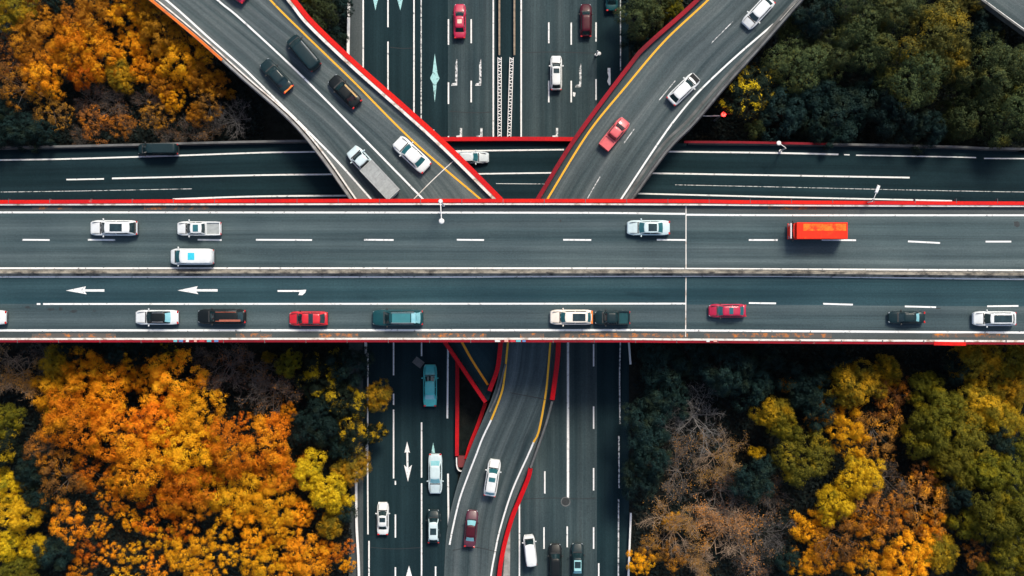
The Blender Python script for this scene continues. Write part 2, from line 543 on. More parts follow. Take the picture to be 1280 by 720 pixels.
marks(east2, [[(775.5, 425), (774.5, 470), (775, 530)], [(773.6, 545), (773.8, 610)], [(773.2, 624), (772, YS)]], 'white_worn', .15)  # gaps in this line stand for tree shade falling across it

def arrow_up(x, y0, y1, w=9, head=14, tail=2.2):
    """straight arrow pointing up the plan, y0 = tip"""
    return [(x, y0), (x + w / 2, y0 + head), (x + tail / 2, y0 + head * .82), (x + tail / 2, y1), (x - tail / 2, y1), (x - tail / 2, y0 + head * .82), (x - w / 2, y0 + head)]
def hook_left(x, y0, y1):
    """long arrow with a hook at its foot"""
    return [(x + 1.3, y0), (x + 1.8, y0 + 14), (x + 1.4, y1), (x - 6, y1 + .3), (x - 5, y1 - 2.8), (x - 1.2, y1 - 3.4), (x - .8, y0 + 20), (x - 1.1, y0 + 8)]
def put(road, pts, mat='white', name='arrow_marking', z=0.0, dz=.034):
    mb = MB(); poly(mb, pts, z, dz)
    return mb.build(name, M[mat], road)
put(turn, [(543.5, 67), (547, 92), (549.5, 98), (546, 104), (543.5, 128), (541, 104), (537.5, 98), (540.5, 92)], 'pale_blue')
put(turn, [(540, 162), (543, 162), (543, 185), (540, 185)])
put(west, [(466, -3), (473, -3), (469.3, 13)], 'pale_blue'); put(west, [(496, -3), (504, -3), (500.4, 13)], 'pale_blue')
put(mid, hook_left(570, 73, 107), 'white_worn'); put(mid, hook_left(600, 73, 107), 'white_worn')
foot = lambda x: [(x, 160), (x + 2.6, 160), (x + 2.6, 172.4), (x - 4.5, 172.4), (x - 4.5, 169.6), (x - .2, 169.2)]
put(mid, foot(575), 'white_worn'); put(mid, foot(600.5), 'white_worn')
put(east, hook_left(725, 79, 109), 'white_worn'); put(east, foot(695), 'white_worn'); put(east, [(716, 115), (719.5, 116), (718.5, 121), (716.2, 120)])
put(east2, [(759.5, 85), (763, 85), (763.2, 105), (761.5, 107), (759, 102), (760.8, 96), (759.3, 91)])
put(wests, [(509, 552), (512.6, 566), (510.3, 565), (510.6, 585), (515, 581), (510, 602), (505, 581), (508.2, 584), (508, 565), (505.6, 566)])
put(wests, [(541.5, 553), (544, 567), (539, 567)], 'pale_blue')
put(wests, arrow_up(511.3, 707, 745, 9, 16)); 

# grey cover plate and a manhole
t = tag(empty('cover_plate', at(523, 453, 0) + Vector((0, 0, .02)), math.radians(-38)), 'grey square steel cover plate lying skewed on the dark road ahead of the teal car', 'road plate')
mb = MB(); mb.box((0, 0, .02), (1.15, .85, .04)); mb.build('plate', plain('grey_plate_steel', (.12, .125, .125), .6, .2, .4, 9), t, True, bevel=.01)
mb = MB()
for i in range(5): mb.box((-.44 + .22 * i, 0, .047), (.05, .7, .014))
mb.build('tread_ribs', M['concrete_dark'], t, True)
t = tag(empty('manhole_cover', at(707, 627, 0) + Vector((0, 0, .02))), 'round iron manhole cover at the end of the long white lane line', 'manhole')
mb = MB(); mb.tube([(0, 0, .003), (0, 0, .022)], .42, 24); mb.build('lid', plain('cast_iron', (.03, .035, .037), .7, .3, .4, 9), t, True)
mb = MB()
ring = [(math.cos(i * math.pi / 16) * .5, math.sin(i * math.pi / 16) * .5, .012) for i in range(33)]
mb.sweep(ring, [(-.05, -.01), (.05, -.01), (.05, .012), (-.05, .012)]); mb.build('frame', M['concrete_dark'], t, True)

# ------------------------------------------------------------------ lower cross road (one level up)
ZL = 5.0
def yl(x): # slight sag of the road at both picture ends
    return 0.0
t = tag(empty('cross_road_viaduct', at(640, 215, 0)), 'dark two lane viaduct passing below the ramps along the upper edge of the overpass', 'viaduct')
top_e = [(-340, 186), (0, 185), (160, 182), (320, 178), (545, 175), (718, 175), (860, 179), (1030, 181), (1180, 184), (1280, 187), (1620, 188)]
bot_e = [(-340, 262), (0, 262), (320, 262), (640, 262), (960, 262), (1280, 264), (1620, 264)]
A, B = edges(top_e, bot_e, ZL, 80)
mb = MB(); mb.slab(A, B, .9); mb.build('deck', M['concrete_dark'], t, fixn=True)
mb = MB(); mb.ribbon(lift(A, .004), lift(B, .004)); lower_surface = mb.build('road_surface', M['asph_lower'], t)
mb = MB()
for s, w in (([(-340, 200.5), (0, 200), (173, 196), (320, 191), (378, 190), (440, 189)], .16), ([(83, 224.5), (130, 223.6)], .15), ([(140, 223), (320, 219), (405, 218), (440, 217)], .17),
          ([(216, 249), (320, 245.5), (433, 244.5)], .18), ([(545, 189), (705, 187)], .16), ([(585, 217.5), (690, 216)], .15),
          ([(820, 189.5), (838, 189.5), (960, 191), (1048, 193)], .18), ([(1055, 193.3), (1062, 193.6)], .12), ([(1070, 194), (1182, 196), (1220, 197)], .12), ([(1230, 198), (1620, 200)], .12),
          ([(800, 216.6), (818, 216.6), (960, 219), (1137, 222)], .17), ([(780, 242), (800, 242), (960, 246), (1190, 251)], .16)):
    paint(mb, s, w, ZL, .012, 8)
mb.build('lane_markings', M['white'], t)
mb = MB()
for s in ([(-340, 241), (0, 240), (240, 236)], [(620, 229.5), (690, 230)], [(844, 231), (940, 233), (1280, 240), (1620, 241)]): paint(mb, s, .06, ZL, .012, 8)
mb.build('seam_lines', M['white_worn'], t)
prof_low = [(-.2, 0), (.2, 0), (.12, .85), (-.12, .85)]
def seg(pts, x0, x1, n=40):
    c = cr(pts, 12)
    return [p for p in c if x0 <= p.x <= x1]
def sweepz(pp, z, prof, name, mat, parent):
    mb = MB(); mb.sweep([at(p[0], p[1], z) for p in pp], prof)
    return mb.build(name, mat, parent, fixn=True)
te = cr(top_e, 12)
sweepz(seg(top_e, -340, 545), ZL, prof_low, 'parapet', M['concrete_dark'], t)
sweepz(seg(top_e, 860, 1620), ZL, prof_low, 'parapet', M['concrete_dark'], t)
red_prof = [(-.22, 0), (.22, 0), (.22, .95), (-.22, .95)]
sweepz([p for p in te if 540 <= p.x <= 722], ZL, red_prof, 'red_parapet', M['red'], t)
sweepz([Vector((855, 177.5)), Vector((930, 178)), Vector((1035, 180))], ZL + .86, [(-.13, 0), (.13, 0), (.13, .1), (-.13, .1)], 'red_capping', M['red_deep'], t)
for x in (60, 200, 340, 470, 600, 800, 930, 1070, 1210):
    if x == 600: x = 634
    p = at(x, 222, 2)
    mb = MB(); mb.box((p.x, p.y, 2.05), (1.0, 5.4, 4.1)); mb.build('pier', M['concrete'], t)

# ------------------------------------------------------------------ ramps
ZR = 9.5
def zr(y):
    k = min(max((y - 250) / 450.0, 0), 1)
    return (ZR - .07) * (1 - (3 * k * k - 2 * k ** 3)) + .07

def parapet(parent, pts, zf, prof, name, mat, n=10, dz=0):
    mb = MB(); mb.sweep(curve(pts, zf, n, dz), prof)
    return mb.build(name, mat, parent, fixn=True)

# left ramp
lr = tag(empty('ramp_bridge', at(480, 130, 0)), 'grey curved ramp bridge sloping from the top left corner with a yellow right edge line', 'ramp')
L_out = [(60, -95), (130, -45), (188, 0), (245, 47), (300, 96), (361, 150), (400, 196), (437, 249), (490, 340), (556, 428), (573, 451), (607, 502)]
L_in = [(305, -65), (362, 0), (388, 31), (448, 88), (546, 175), (622, 251), (640, 330), (628, 428), (622, 462), (611, 500)]
A, B = edges(L_out, L_in, zr, 90)
mb = MB(); mb.slab(lift(A, -.004), lift(B, -.004), .85); mb.build('deck', M['concrete'], lr, fixn=True)
cut = next(i for i, p in enumerate(A) if p.y < at(0, 345, 9).y)
mb = MB(); mb.ribbon(A[:cut + 1], B[:cut + 1]); mb.build('road_surface', M['asph_ramp'], lr)
mb = MB(); mb.ribbon(A[cut:], B[cut:]); mb.build('road_surface', M['asph_dark'], lr)
sa, sb = edges([(60, -95), (130, -45), (188, 0), (245, 47), (300, 96), (361, 150), (400, 196), (437, 249)], [(72, -103), (142, -53), (208, 0), (262, 48), (300, 81), (322, 102), (383, 162), (425, 205), (464, 249)], zr, 60)
mb = MB(); mb.ribbon(lift(sa, .006), lift(sb, .006)); mb.build('shoulder', M['asph_pale'], lr)
mb = MB()
for s in ([(140, -52), (208, 0), (262, 48), (300, 81), (322, 102), (383, 162), (425, 205), (464, 249)], [(215, -52), (272, 0), (300, 23), (368, 86), (430, 148), (529, 249)]): paint(mb, s, .2, zr)
mb.build('lane_markings', M['white'], lr)
mb = MB(); paint(mb, [(282, -62), (338, 0), (380, 42), (440, 100), (517, 177), (603, 251)], .2, zr); mb.build('edge_line', M['yellow'], lr)
mb = MB(); paint(mb, [(577, 427), (590, 450), (610, 481)], .26, zr, .02); mb.build('edge_line', M['orange_line'], lr)
mb = MB(); paint(mb, [(516, 250), (542, 224), (568, 200)], .09, zr, .02); mb.build('expansion_joint', M['kerb'], lr)
jer = [(-.24, 0), (.24, 0), (.13, .35), (.1, .95), (-.1, .95), (-.13, .35)]
parapet(lr, [(62, -93), (132, -43), (190, 0), (247, 47), (302, 96), (363, 150), (402, 196), (440, 250)], zr, jer, 'concrete_parapet', M['concrete'])
parapet(lr, [(68, -93), (138, -43), (196, 0), (253, 47), (308, 96), (369, 150), (408, 196), (446, 250)], zr, [(-.08, 0), (.08, 0), (.08, .5), (-.08, .5)], 'kerb', M['kerb'])
parapet(lr, [(160, -22), (190, 1), (222, 27), (252, 52), (280, 77)], zr, [(-.14, 0), (.14, 0), (.14, .16), (-.14, .16)], 'orange_capping', M['orange_rail'], dz=.95)
parapet(lr, [(302, -66), (360, 0), (386, 32), (446, 89), (544, 176), (620, 251)], zr, [(-.16, 0), (.16, 0), (.16, .64), (-.16, .64)], 'kerb', M['kerb'])
parapet(lr, [(310, -66), (367, 0), (393, 31), (453, 88), (550, 174.5), (627, 251)], zr, [(-.27, -.5), (.27, -.5), (.27, .7), (-.27, .7)], 'red_parapet', M['red_bright'])
parapet(lr, [(556, 427), (572, 450), (590, 477), (607, 502)], zr, [(-.2, -.3), (.2, -.3), (.2, .9), (-.2, .9)], 'red_parapet', M['red'])
parapet(lr, [(626, 428), (622, 460), (612, 488)], zr, [(-.24, -.3), (.24, -.3), (.24, .9), (-.24, .9)], 'red_parapet', M['red'])
for (x, y) in ((150, -10), (270, 60), (330, 118), (470, 170)):
    p = at(x + 50, y, 0); mb = MB(); mb.tube([(p.x, p.y, -.2), (p.x, p.y, zr(y) - .8)], .7, 16); mb.build('pier', M['concrete'], lr)

# right ramp, runs on under the overpass and comes down to the highway
rr = tag(empty('ramp_bridge', at(740, 170, 0)), 'grey ramp bridge curving from top right down under the overpass to join the highway', 'ramp')
R_l = [(930, -60), (872, 2), (811, 57), (789, 82), (720, 175), (673, 251), (640, 340), (628, 428), (623, 470), (612, 505), (590, 556), (572, 605), (560, 655), (556, 700), (554, 780)]
R_r = [(1050, -50), (1000, 4), (950, 62), (912, 104), (869, 155), (835, 190), (790, 251), (730, 350), (694, 428), (687, 480), (677, 530), (663, 580), (640, 635), (626, 682), (620, 720), (614, 780)]
A, B = edges(R_l, R_r, zr, 110)
mb = MB(); mb.slab(lift(A, -.004), lift(B, -.004), .85); mb.build('deck', M['concrete_dark'], rr, fixn=True)
mb = MB(); mb.ribbon(lift(A, .006), lift(B, .006)); mb.build('road_surface', M['asph_ramp'], rr)
mb = MB()
for s in ([(1040, -45), (987, 13), (960, 36), (915, 75), (873, 115), (845, 148), (822, 180), (775, 251)],
          [(614, 525), (603, 548), (595, 569), (583, 600), (574, 626), (566, 660), (562, 681)],
          [(667, 553), (660, 569), (640, 614), (625, 662), (618, 695), (613.5, 722), (608, 775)]): paint(mb, s, .19, zr, .02)
mb.build('lane_markings', M['white'], rr)
mb = MB()
for s in ([(916, 27), (889, 54)], [(844, 101), (824, 125)], [(793, 161), (779, 180)], [(750, 221), (732, 252)], [(975, -40), (950, -12)]): paint(mb, s, .09, zr, .02)
mb.build('lane_dashes', M['white_worn'], rr)
mb = MB()
for s in ([(940, -56), (885, 0), (830, 52), (779, 112), (745, 153), (721, 188), (683, 251)], [(635, 427), (630, 476), (625, 497), (614, 525)], [(688, 427), (685, 465), (682, 493), (674, 537), (667, 553)]): paint(mb, s, .21, zr, .02)
mb.build('edge_lines', M['yellow'], rr)
parapet(rr, [(928, -60), (870, 2), (809, 57), (787, 82), (718, 175), (671, 251)], zr, [(-.22, -.6), (.22, -.6), (.22, .8), (-.22, .8)], 'red_parapet', M['red_deep'])
parapet(rr, [(1048, -50), (998, 4), (948, 61), (910, 103), (867, 154), (833, 189), (788, 251)], zr, jer, 'concrete_parapet', M['concrete_dark'])
parapet(rr, [(1044, -54), (994, 1), (944, 57), (905, 98), (861, 149), (826, 184), (780, 251)], zr, [(-.14, 0), (.14, 0), (.14, .14), (-.14, .14)], 'kerb', M['concrete_dark'])
parapet(rr, [(698, 427), (696, 455), (690, 499)], zr, [(-.25, -.3), (.25, -.3), (.25, .95), (-.25, .95)], 'red_parapet', M['red'])
parapet(rr, [(690, 501), (682, 530), (671, 562), (663, 584)], zr, [(-.2, -.4), (.2, -.4), (.1, .7), (-.1, .7)], 'concrete_parapet', M['concrete_dark'])
parapet(rr, [(663, 585), (660, 597), (649, 624), (640, 646), (632, 674), (627, 697), (624, 719), (618, 775)], zr, [(-.24, -.3), (.24, -.3), (.24, .9), (-.24, .9)], 'red_parapet', M['red'])
parapet(rr, [(632, 455), (622, 492), (612, 515)], zr, [(-.1, 0), (.1, 0), (.1, .2), (-.1, .2)], 'kerb', M['concrete_dark'])
for (x, y) in ((820, 110), (705, 262), (648, 440)):
    p = at(x + 30, y, 0); mb = MB(); mb.tube([(p.x, p.y, -.2), (p.x, p.y, zr(y) - .8)], .7, 16); mb.build('pier', M['concrete'], rr)

SEAL = plain('crack_sealant', (.010, .014, .016), .7, 0, .3, 5)
def crack(parent, pts, z, dz=.03, w=.07):
    mb = MB(); paint(mb, pts, w, z, dz, 8); mb.build('sealed_crack', SEAL, parent)
crack(rr, [(638, 491), (660, 495), (686, 500)], zr); crack(rr, [(566, 688), (592, 684), (622, 690)], zr)
crack(easts, [(652, 624), (690, 622.5), (720, 623.5), (745, 622.5)], 0); crack(west, [(487, 59), (502, 60.5), (517, 60)], 0, .034)
crack(mid, [(562, 139), (590, 141), (616, 140)], 0); crack(east, [(652, 66), (690, 65), (744, 66.5)], 0); crack(wests, [(460, 684), (492, 686), (526, 684.5)], 0)
# gore guard rails (red), between the highway and the ramp
def guard_rail(name, pts, z, h, w, mat, label, group=None, posts=2.0, cat='guard rail', post_mat=None):
    p0 = at(*pts[0], z)
    t = tag(empty(name, p0), label, cat, group)
    c = curve(pts, z, 8)
    mb = MB(); mb.sweep(c, [(-w / 2, h - .34), (w / 2, h - .34), (w / 2, h), (-w / 2, h)]); mb.build('rail', mat, t, fixn=True)
    d = 0.0; nxt = .3
    for i in range(1, len(c)):
        s = (c[i] - c[i-1]).length
        while nxt <= d + s:
            q = c[i-1].lerp(c[i], (nxt - d) / s)
            mb = MB(); mb.box((q.x, q.y, z + (h - .34) / 2), (.12, .12, h - .345)); mb.build('post', post_mat or M['steel'], t)
            nxt += posts
        d += s
    return t
guard_rail('guard_rail', [(572, 449), (572, 500), (571.5, 569)], .02, .85, .42, M['red'], 'straight red guard rail on the left side of the dark triangular gore')
guard_rail('guard_rail', [(607, 503), (597, 532), (588, 555), (583, 573)], .02, .85, .42, M['red'], 'slanting red guard rail on the right side of the dark triangular gore')
t = tag(empty('crash_cushion', at(577.5, 579, 0)), 'rounded dark crash cushion with pale rim closing the tip of the red gore', 'crash cushion')
mb = MB()
nose = [(571, 571), (571.3, 581), (573.5, 586.5), (577.5, 588), (581.5, 585.5), (584, 578), (584.5, 572)]
mb.sweep([at(x, y, 0) for x, y in [(p.x, p.y) for p in cr(nose, 6)]], [(-.06, .02), (.06, .02), (.06, .8), (-.06, .8)]); mb.build('shell', M['white_metal'], t, fixn=True)
mb = MB(); mb.box(tuple(at(577.6, 576, 0) + Vector((0, 0, .36))), (.95, 1.3, .7)); mb.build('core', plain('dark_red_plastic', (.16, .02, .02), .5), t)

# strip of pale concrete beside the ramp's end
mb = MB(); poly(mb, [(634, 664), (638, 662), (637.5, 719), (637, 776), (622, 776), (629, 719), (631, 690)], 0, .035)
tag(mb.build('gore_pavement', M['concrete']), kind='structure')

# elevated road in the top right corner
cb = tag(empty('corner_viaduct', at(1270, 0, 0)), 'grey elevated road cutting across the extreme top right corner', 'viaduct')
A, B = edges([(1170, -40), (1241, 14), (1340, 86)], [(1240, -110), (1310, -50), (1400, 20)], 8.0, 20)
mb = MB(); mb.slab(A, B, .8); mb.build('deck', M['concrete_dark'], cb, fixn=True)
mb = MB(); mb.ribbon(lift(A, .004), lift(B, .004)); mb.build('road_surface', M['asph_ramp'], cb)
mb = MB(); paint(mb, [(1180, -38), (1240, 8), (1340, 80)], .2, 8.0); mb.build('lane_markings', M['white'], cb)
parapet(cb, [(1171, -39), (1242, 15), (1340, 86)], 8.0, jer, 'concrete_parapet', M['concrete_dark'])
parapet(cb, [(1175, -39), (1246, 14), (1340, 83)], 8.0, [(-.07, 0), (.07, 0), (.07, .3), (-.07, .3)], 'kerb', M['kerb'])
for x, y in ((1290, 0), (1240, -45)):
    p = at(x, y, 0); mb = MB(); mb.tube([(p.x, p.y, -.2), (p.x, p.y, 7.25)], .6, 14); mb.build('pier', M['concrete'], cb)

# ------------------------------------------------------------------ main overpass
ZM = 14.0
X0, X1 = -360, 1640
ov = tag(empty('overpass_bridge', at(640, 338, 0)), 'wide grey overpass with red parapets crossing the whole scene from side to side', 'bridge')
top = [(X0, 252.5), (0, 252.5), (300, 251.5), (640, 251), (960, 252.5), (1280, 254), (X1, 254.5)]
bot = [(X0, 427), (0, 427), (640, 427), (960, 427.5), (1280, 429), (X1, 429.5)]
A, B = edges(top, bot, ZM, 60)
mb = MB(); mb.slab(lift(A, -.02), lift(B, -.02), .5); mb.build('deck', M['concrete'], ov, fixn=True)
for gy in (268, 312, 366, 410):
    mb = MB(); c = curve([(X0, gy), (640, gy), (X1, gy)], ZM, 8, -.52); mb.sweep(c, [(-.4, 0), (-.4, -1.1), (.4, -1.1), (.4, 0)]); mb.build('girder', M['concrete_dark'], ov, fixn=True)
def band(y_l, y_r, mat, name='road_surface', dz=.0):
    A, B = edges(y_l, y_r, ZM, 60)
    mb = MB(); mb.ribbon(lift(A, dz), lift(B, dz)); return mb.build(name, mat, ov)
def hy(y, dy=2.0): return [(X0, y), (640, y), (857, y + dy * .25), (1000, y + dy * .5), (1280, y + dy), (X1, y + dy)]
band(hy(255), hy(265.5, 3), M['asph_shoulder'], 'shoulder')
band(hy(265.5, 3), hy(338, 2), M['asph_bridge'])
band(hy(338, 2), hy(380, 3), M['asph_bridge_blue'])
band(hy(380, 3), hy(414, 2), M['asph_bridge'])
band(hy(414, 2), hy(424, 2), M['asph_shoulder'], 'shoulder')
mb = MB()
paint(mb, [(X0, 265.3), (640, 265.8), (856.5, 267.3)], .19, ZM); paint(mb, [(857.5, 268.4), (1000, 269), (X1, 269)], .19, ZM)
paint(mb, hy(335.2, 2.5), .17, ZM); paint(mb, [(X0, 346), (500, 346.2), (640, 345.7), (857, 345), (1000, 345.3), (1280, 349), (X1, 350)], .17, ZM)
paint(mb, [(X0, 413.2), (640, 412.7), (857, 413), (1280, 415.7), (X1, 416)], .22, ZM)
paint(mb, [(54, 380), (857, 379.5)], .18, ZM); paint(mb, [(46, 380), (50.5, 380)], .18, ZM)
mb.build('edge_lines', M['white'], ov)
mb = MB()
for a, b in ((-62, -28), (28, 62), (110, 144), (247, 277), (320, 390), (455, 492), (571, 605), (704, 739), (821, 857)): paint(mb, [(a, 299.7), (b, 300)], .17, ZM)
for a, b, y, y2 in ((936, 972, 300, 300), (1027, 1070, 299.8, 300.3), (1135, 1175, 301.7, 303.7), (1232, 1264, 302, 302), (1310, 1345, 302, 302), (936, 970, 378.8, 379.2), (1029, 1066, 379.7, 380.8), (1131, 1170, 383, 384), (1234, 1273, 382.8, 382.4), (1320, 1355, 383, 383)):
    paint(mb, [(a, y), (b, y2)], .17, ZM)
mb.build('lane_dashes', M['white'], ov)
mb = MB(); paint(mb, [(857.5, 257), (857.5, 336)], .1, ZM, .016); paint(mb, [(857.5, 346), (857, 421)], .1, ZM, .016); mb.build('expansion_joints', M['kerb'], ov)
def la(x0, x1, y): # arrow pointing left
    return [(x0, y), (x0 + 25, y - 5.3), (x0 + 23.5, y - 1.5), (x1, y - 1.6), (x1, y + 1.4), (x0 + 23.5, y + 1.2), (x0 + 26, y + 4.6)]
put(ov, la(82.5, 130.5, 363.2), z=ZM, dz=.014); put(ov, la(222, 272, 363), z=ZM, dz=.014)
put(ov, [(347, 362.6), (375, 362.6), (383, 362), (381.5, 366), (378, 369), (373, 368.8), (374.6, 364.8), (347, 364.8)], 'white', z=ZM, dz=.014)
# rust along the lower kerb
mb = MB()
for a, b in ((40, 145), (295, 340), (398, 448), (522, 608), (650, 680), (700, 860), (880, 1040), (1165, 1260)):
    paint(mb, [(a, 419.6), ((a + b) / 2, 419), (b, 419.6)], .42, ZM, .012, 12)
for a, b in ((180, 262), (40, 90), (960, 1020)): paint(mb, [(a, 260), (b, 260)], .3, ZM, .012, 8)
mb.build('rust_stains', M['rust'], ov)
# median
mb = MB(); c = curve([(X0, 340.8), (640, 340.6), (857, 340.6), (1000, 341.2), (1280, 343.5), (X1, 344)], ZM, 14)
mb.sweep(c, [(-.36, 0), (.36, 0), (.30, .14), (.13, .3), (.09, .82), (-.09, .82), (-.13, .3), (-.30, .14)]); mb.build('median_barrier', M['median'], ov, fixn=True)
mb = MB(); c = curve([(X0, 337.6), (640, 337.5), (857, 337.6), (1000, 338.4), (1280, 340.4), (X1, 341)], ZM, 14)
mb.sweep(c, [(-.06, 0), (.06, 0), (.06, .22), (-.06, .22)]); mb.build('kerb', M['concrete_dark'], ov, fixn=True)
# parapets: whitened kerb inside, red rail outside
def ov_par(y_in, y_out, w_in, w_out, name_mat):
    parapet(ov, y_in, ZM, [(-w_in / 2, 0), (w_in / 2, 0), (w_in / 2, .5), (-w_in / 2, .5)], 'kerb', M['kerb'])
    parapet(ov, y_out, ZM, [(-w_out / 2, -.5), (w_out / 2, -.5), (w_out / 2, .62), (-w_out / 2, .62)], 'red_parapet', name_mat)
ov_par([(X0, 255.9), (0, 255.9), (300, 255.6), (640, 255.3), (857, 256), (1000, 257), (1280, 257.8), (X1, 258)], [(X0, 252.6), (0, 252.8), (300, 251.6), (640, 251.3), (857, 251.9), (960, 253.2), (1280, 254.6), (X1, 254.7)], .18, .38, M['red_bright'])
ov_par([(X0, 423.7), (640, 423.3), (857, 424.2), (1000, 425), (1280, 426.3), (X1, 426.6)], [(X0, 426.4), (640, 426.3), (857, 427), (1000, 428), (1280, 429.2), (X1, 429.6)], .19, .22, M['red_deep'])
mb = MB(); c = curve([(1165, 428.6), (1200, 429.2), (1205, 429.2)], ZM, 5, .625); mb.sweep(c, [(-.16, 0), (.22, 0), (.22, .06), (-.16, .06)]); mb.build('red_capping', M['red_bright'], ov, fixn=True)
def ribbonpatch(parent, pts, z, dz, name, mat):
    mb = MB(); poly(mb, pts, z, dz); return mb.build(name, mat, parent)
for i in range(27):
    x = -38 + i * 51.3
    p = at(x, 251.6, ZM); mb = MB(); mb.box((p.x, p.y, ZM + .32), (.05, .46, .64)); mb.build('panel_joint', M['concrete_dark'], ov)
    p = at(x + 11, 426.6, ZM); mb = MB(); mb.box((p.x, p.y, ZM + .32), (.05, .30, .64)); mb.build('panel_joint', M['concrete_dark'], ov)
OILM = plain('oil_stained_asphalt', (.012, .022, .026), .6, 0, .5, 3)
def blob(x, y, rx, ry, n=14):
    return [(x + rx * math.cos(2 * math.pi * i / n) * random.uniform(.6, 1.15), y + ry * math.sin(2 * math.pi * i / n) * random.uniform(.6, 1.15)) for i in range(n)]
for x, y, rx, ry in ((1271, 280, 4.5, 5), (64, 386.5, 5.5, 2.2), (76, 386, 3, 2.4), (92, 389, 5, 2), (34, 384, 5, 1.6), (118, 389, 2.6, 1), (700.5, 276, 1.3, 2), (1172, 385.5, 4, .9)):
    ribbonpatch(ov, blob(x, y, rx, ry), ZM, .009, 'oil_stain', OILM)
pc = [(.10, .40, .45), (.6, .6, .58), (.5, .02, .03), (.08, .18, .4), (.65, .3, .25)]
PM = [plain('painted_panel_%s' % n, c, .6, 0, .2, 6) for n, c in zip(('teal', 'white', 'red', 'blue', 'salmon'), pc)]
for i, x in enumerate((221, 228, 236, 246, 254, 263, 272, 622, 633, 641, 648, 655, 884, 893)):
    p = at(x, 425.9, ZM); mb = MB(); mb.box((p.x, p.y, ZM + .65), (random.uniform(.28, .55), .2, .05)); mb.build('painted_panel', PM[(i * 3) % 5], ov)
for x in (90, 330, 420, 800, 960, 1180):
    for gy in (270, 340, 410):
        p = at(x, gy, ZM)
        if 790 < x < 1000 or x < 440 or x > 1000:
            mb = MB(); mb.tube([(p.x, p.y, -.2), (p.x, p.y, 11.6)], .65, 16); mb.build('pier', M['concrete'], ov)
    p, q = at(x, 262, ZM), at(x, 418, ZM)
    mb = MB(); mb.box((p.x, (p.y + q.y) / 2, 12.0), (1.5, p.y - q.y, .76)); mb.build('pier_cap', M['concrete'], ov)

# ------------------------------------------------------------------ guard rails beside the highway
WG = 'white guard rails along the ground level highway'
guard_rail('guard_rail', [(437, -40), (437, 0), (436, 74)], .02, .8, .3, M['white_metal'], 'white guard rail along the left highway edge above the overpass', WG)
guard_rail('guard_rail', [(446, 588), (446.5, 650), (449, 700), (451, 770)], .02, .8, .26, M['white_metal'], 'white guard rail beside the golden trees left of the lower highway', WG)
guard_rail('guard_rail', [(788, 640), (786, 690), (783, 770)], .02, .8, .2, M['white_metal'], 'pale guard rail right of the lower highway in front of orange bushes', WG)
guard_rail('guard_rail', [(785.5, 428), (787.5, 455)], .02, .8, .2, M['white_metal'], 'short pale guard rail right of the highway just below the overpass', WG)
guard_rail('guard_rail', [(457, 426), (457.4, 442)], .02, .8, .14, M['white_metal'], 'short thin white guard rail left of the highway just below the overpass', WG)
TANG = 'tan guard rails flanking the highway median'
for x, lb in ((624.3, 'tan weathered guard rail on the left side of the highway median near the top'), (643, 'tan weathered guard rail on the right side of the highway median near the top')):
    guard_rail('guard_rail', [(x, -50), (x, 70)], .03, .8, .2, plain('tan_weathered_steel', (.26, .21, .15), .7, .2, .5, 3), lb, TANG)
def truss_barrier(x, label, lean=0.0):
    t = tag(empty('lattice_barrier', at(x, 73, 0)), label, 'barrier', 'white lattice barriers on the highway median')
    y0, y1 = 73, 172
    WM = M['steel']
    for k, dx in enumerate((-.19, .19)):
        mb = MB(); c = curve([(x, y0), (x + lean / 2, (y0 + y1) / 2), (x + lean, y1)], .03, 6)
        mb.sweep(c, [(dx - .035, .72), (dx + .035, .72), (dx + .035, .85), (dx - .035, .85)]); mb.build('rail', M['white_metal'], t, fixn=True)
    mb = MB(); n = 26
    for i in range(n):
        yy = y0 + (y1 - y0) * (i + .5) / n; p = at(x + lean * (i + .5) / n, yy, .03)
        mb.box((p.x, p.y, .78), (.31, .09, .06), rz=.5 if i % 2 else -.5)
    mb.build('lattice', M['white_metal'], t)
    for i in range(6):
        yy = y0 + 3 + (y1 - y0 - 6) * i / 5; p = at(x + lean * i / 5, yy, .03)
        mb = MB(); mb.box((p.x, p.y, .38), (.12, .12, .68)); mb.build('post', M['steel'], t)
truss_barrier(624.6, 'white lattice barrier on the left side of the dark median gap')
truss_barrier(639.5, 'white lattice barrier on the right side of the dark median gap', -3)

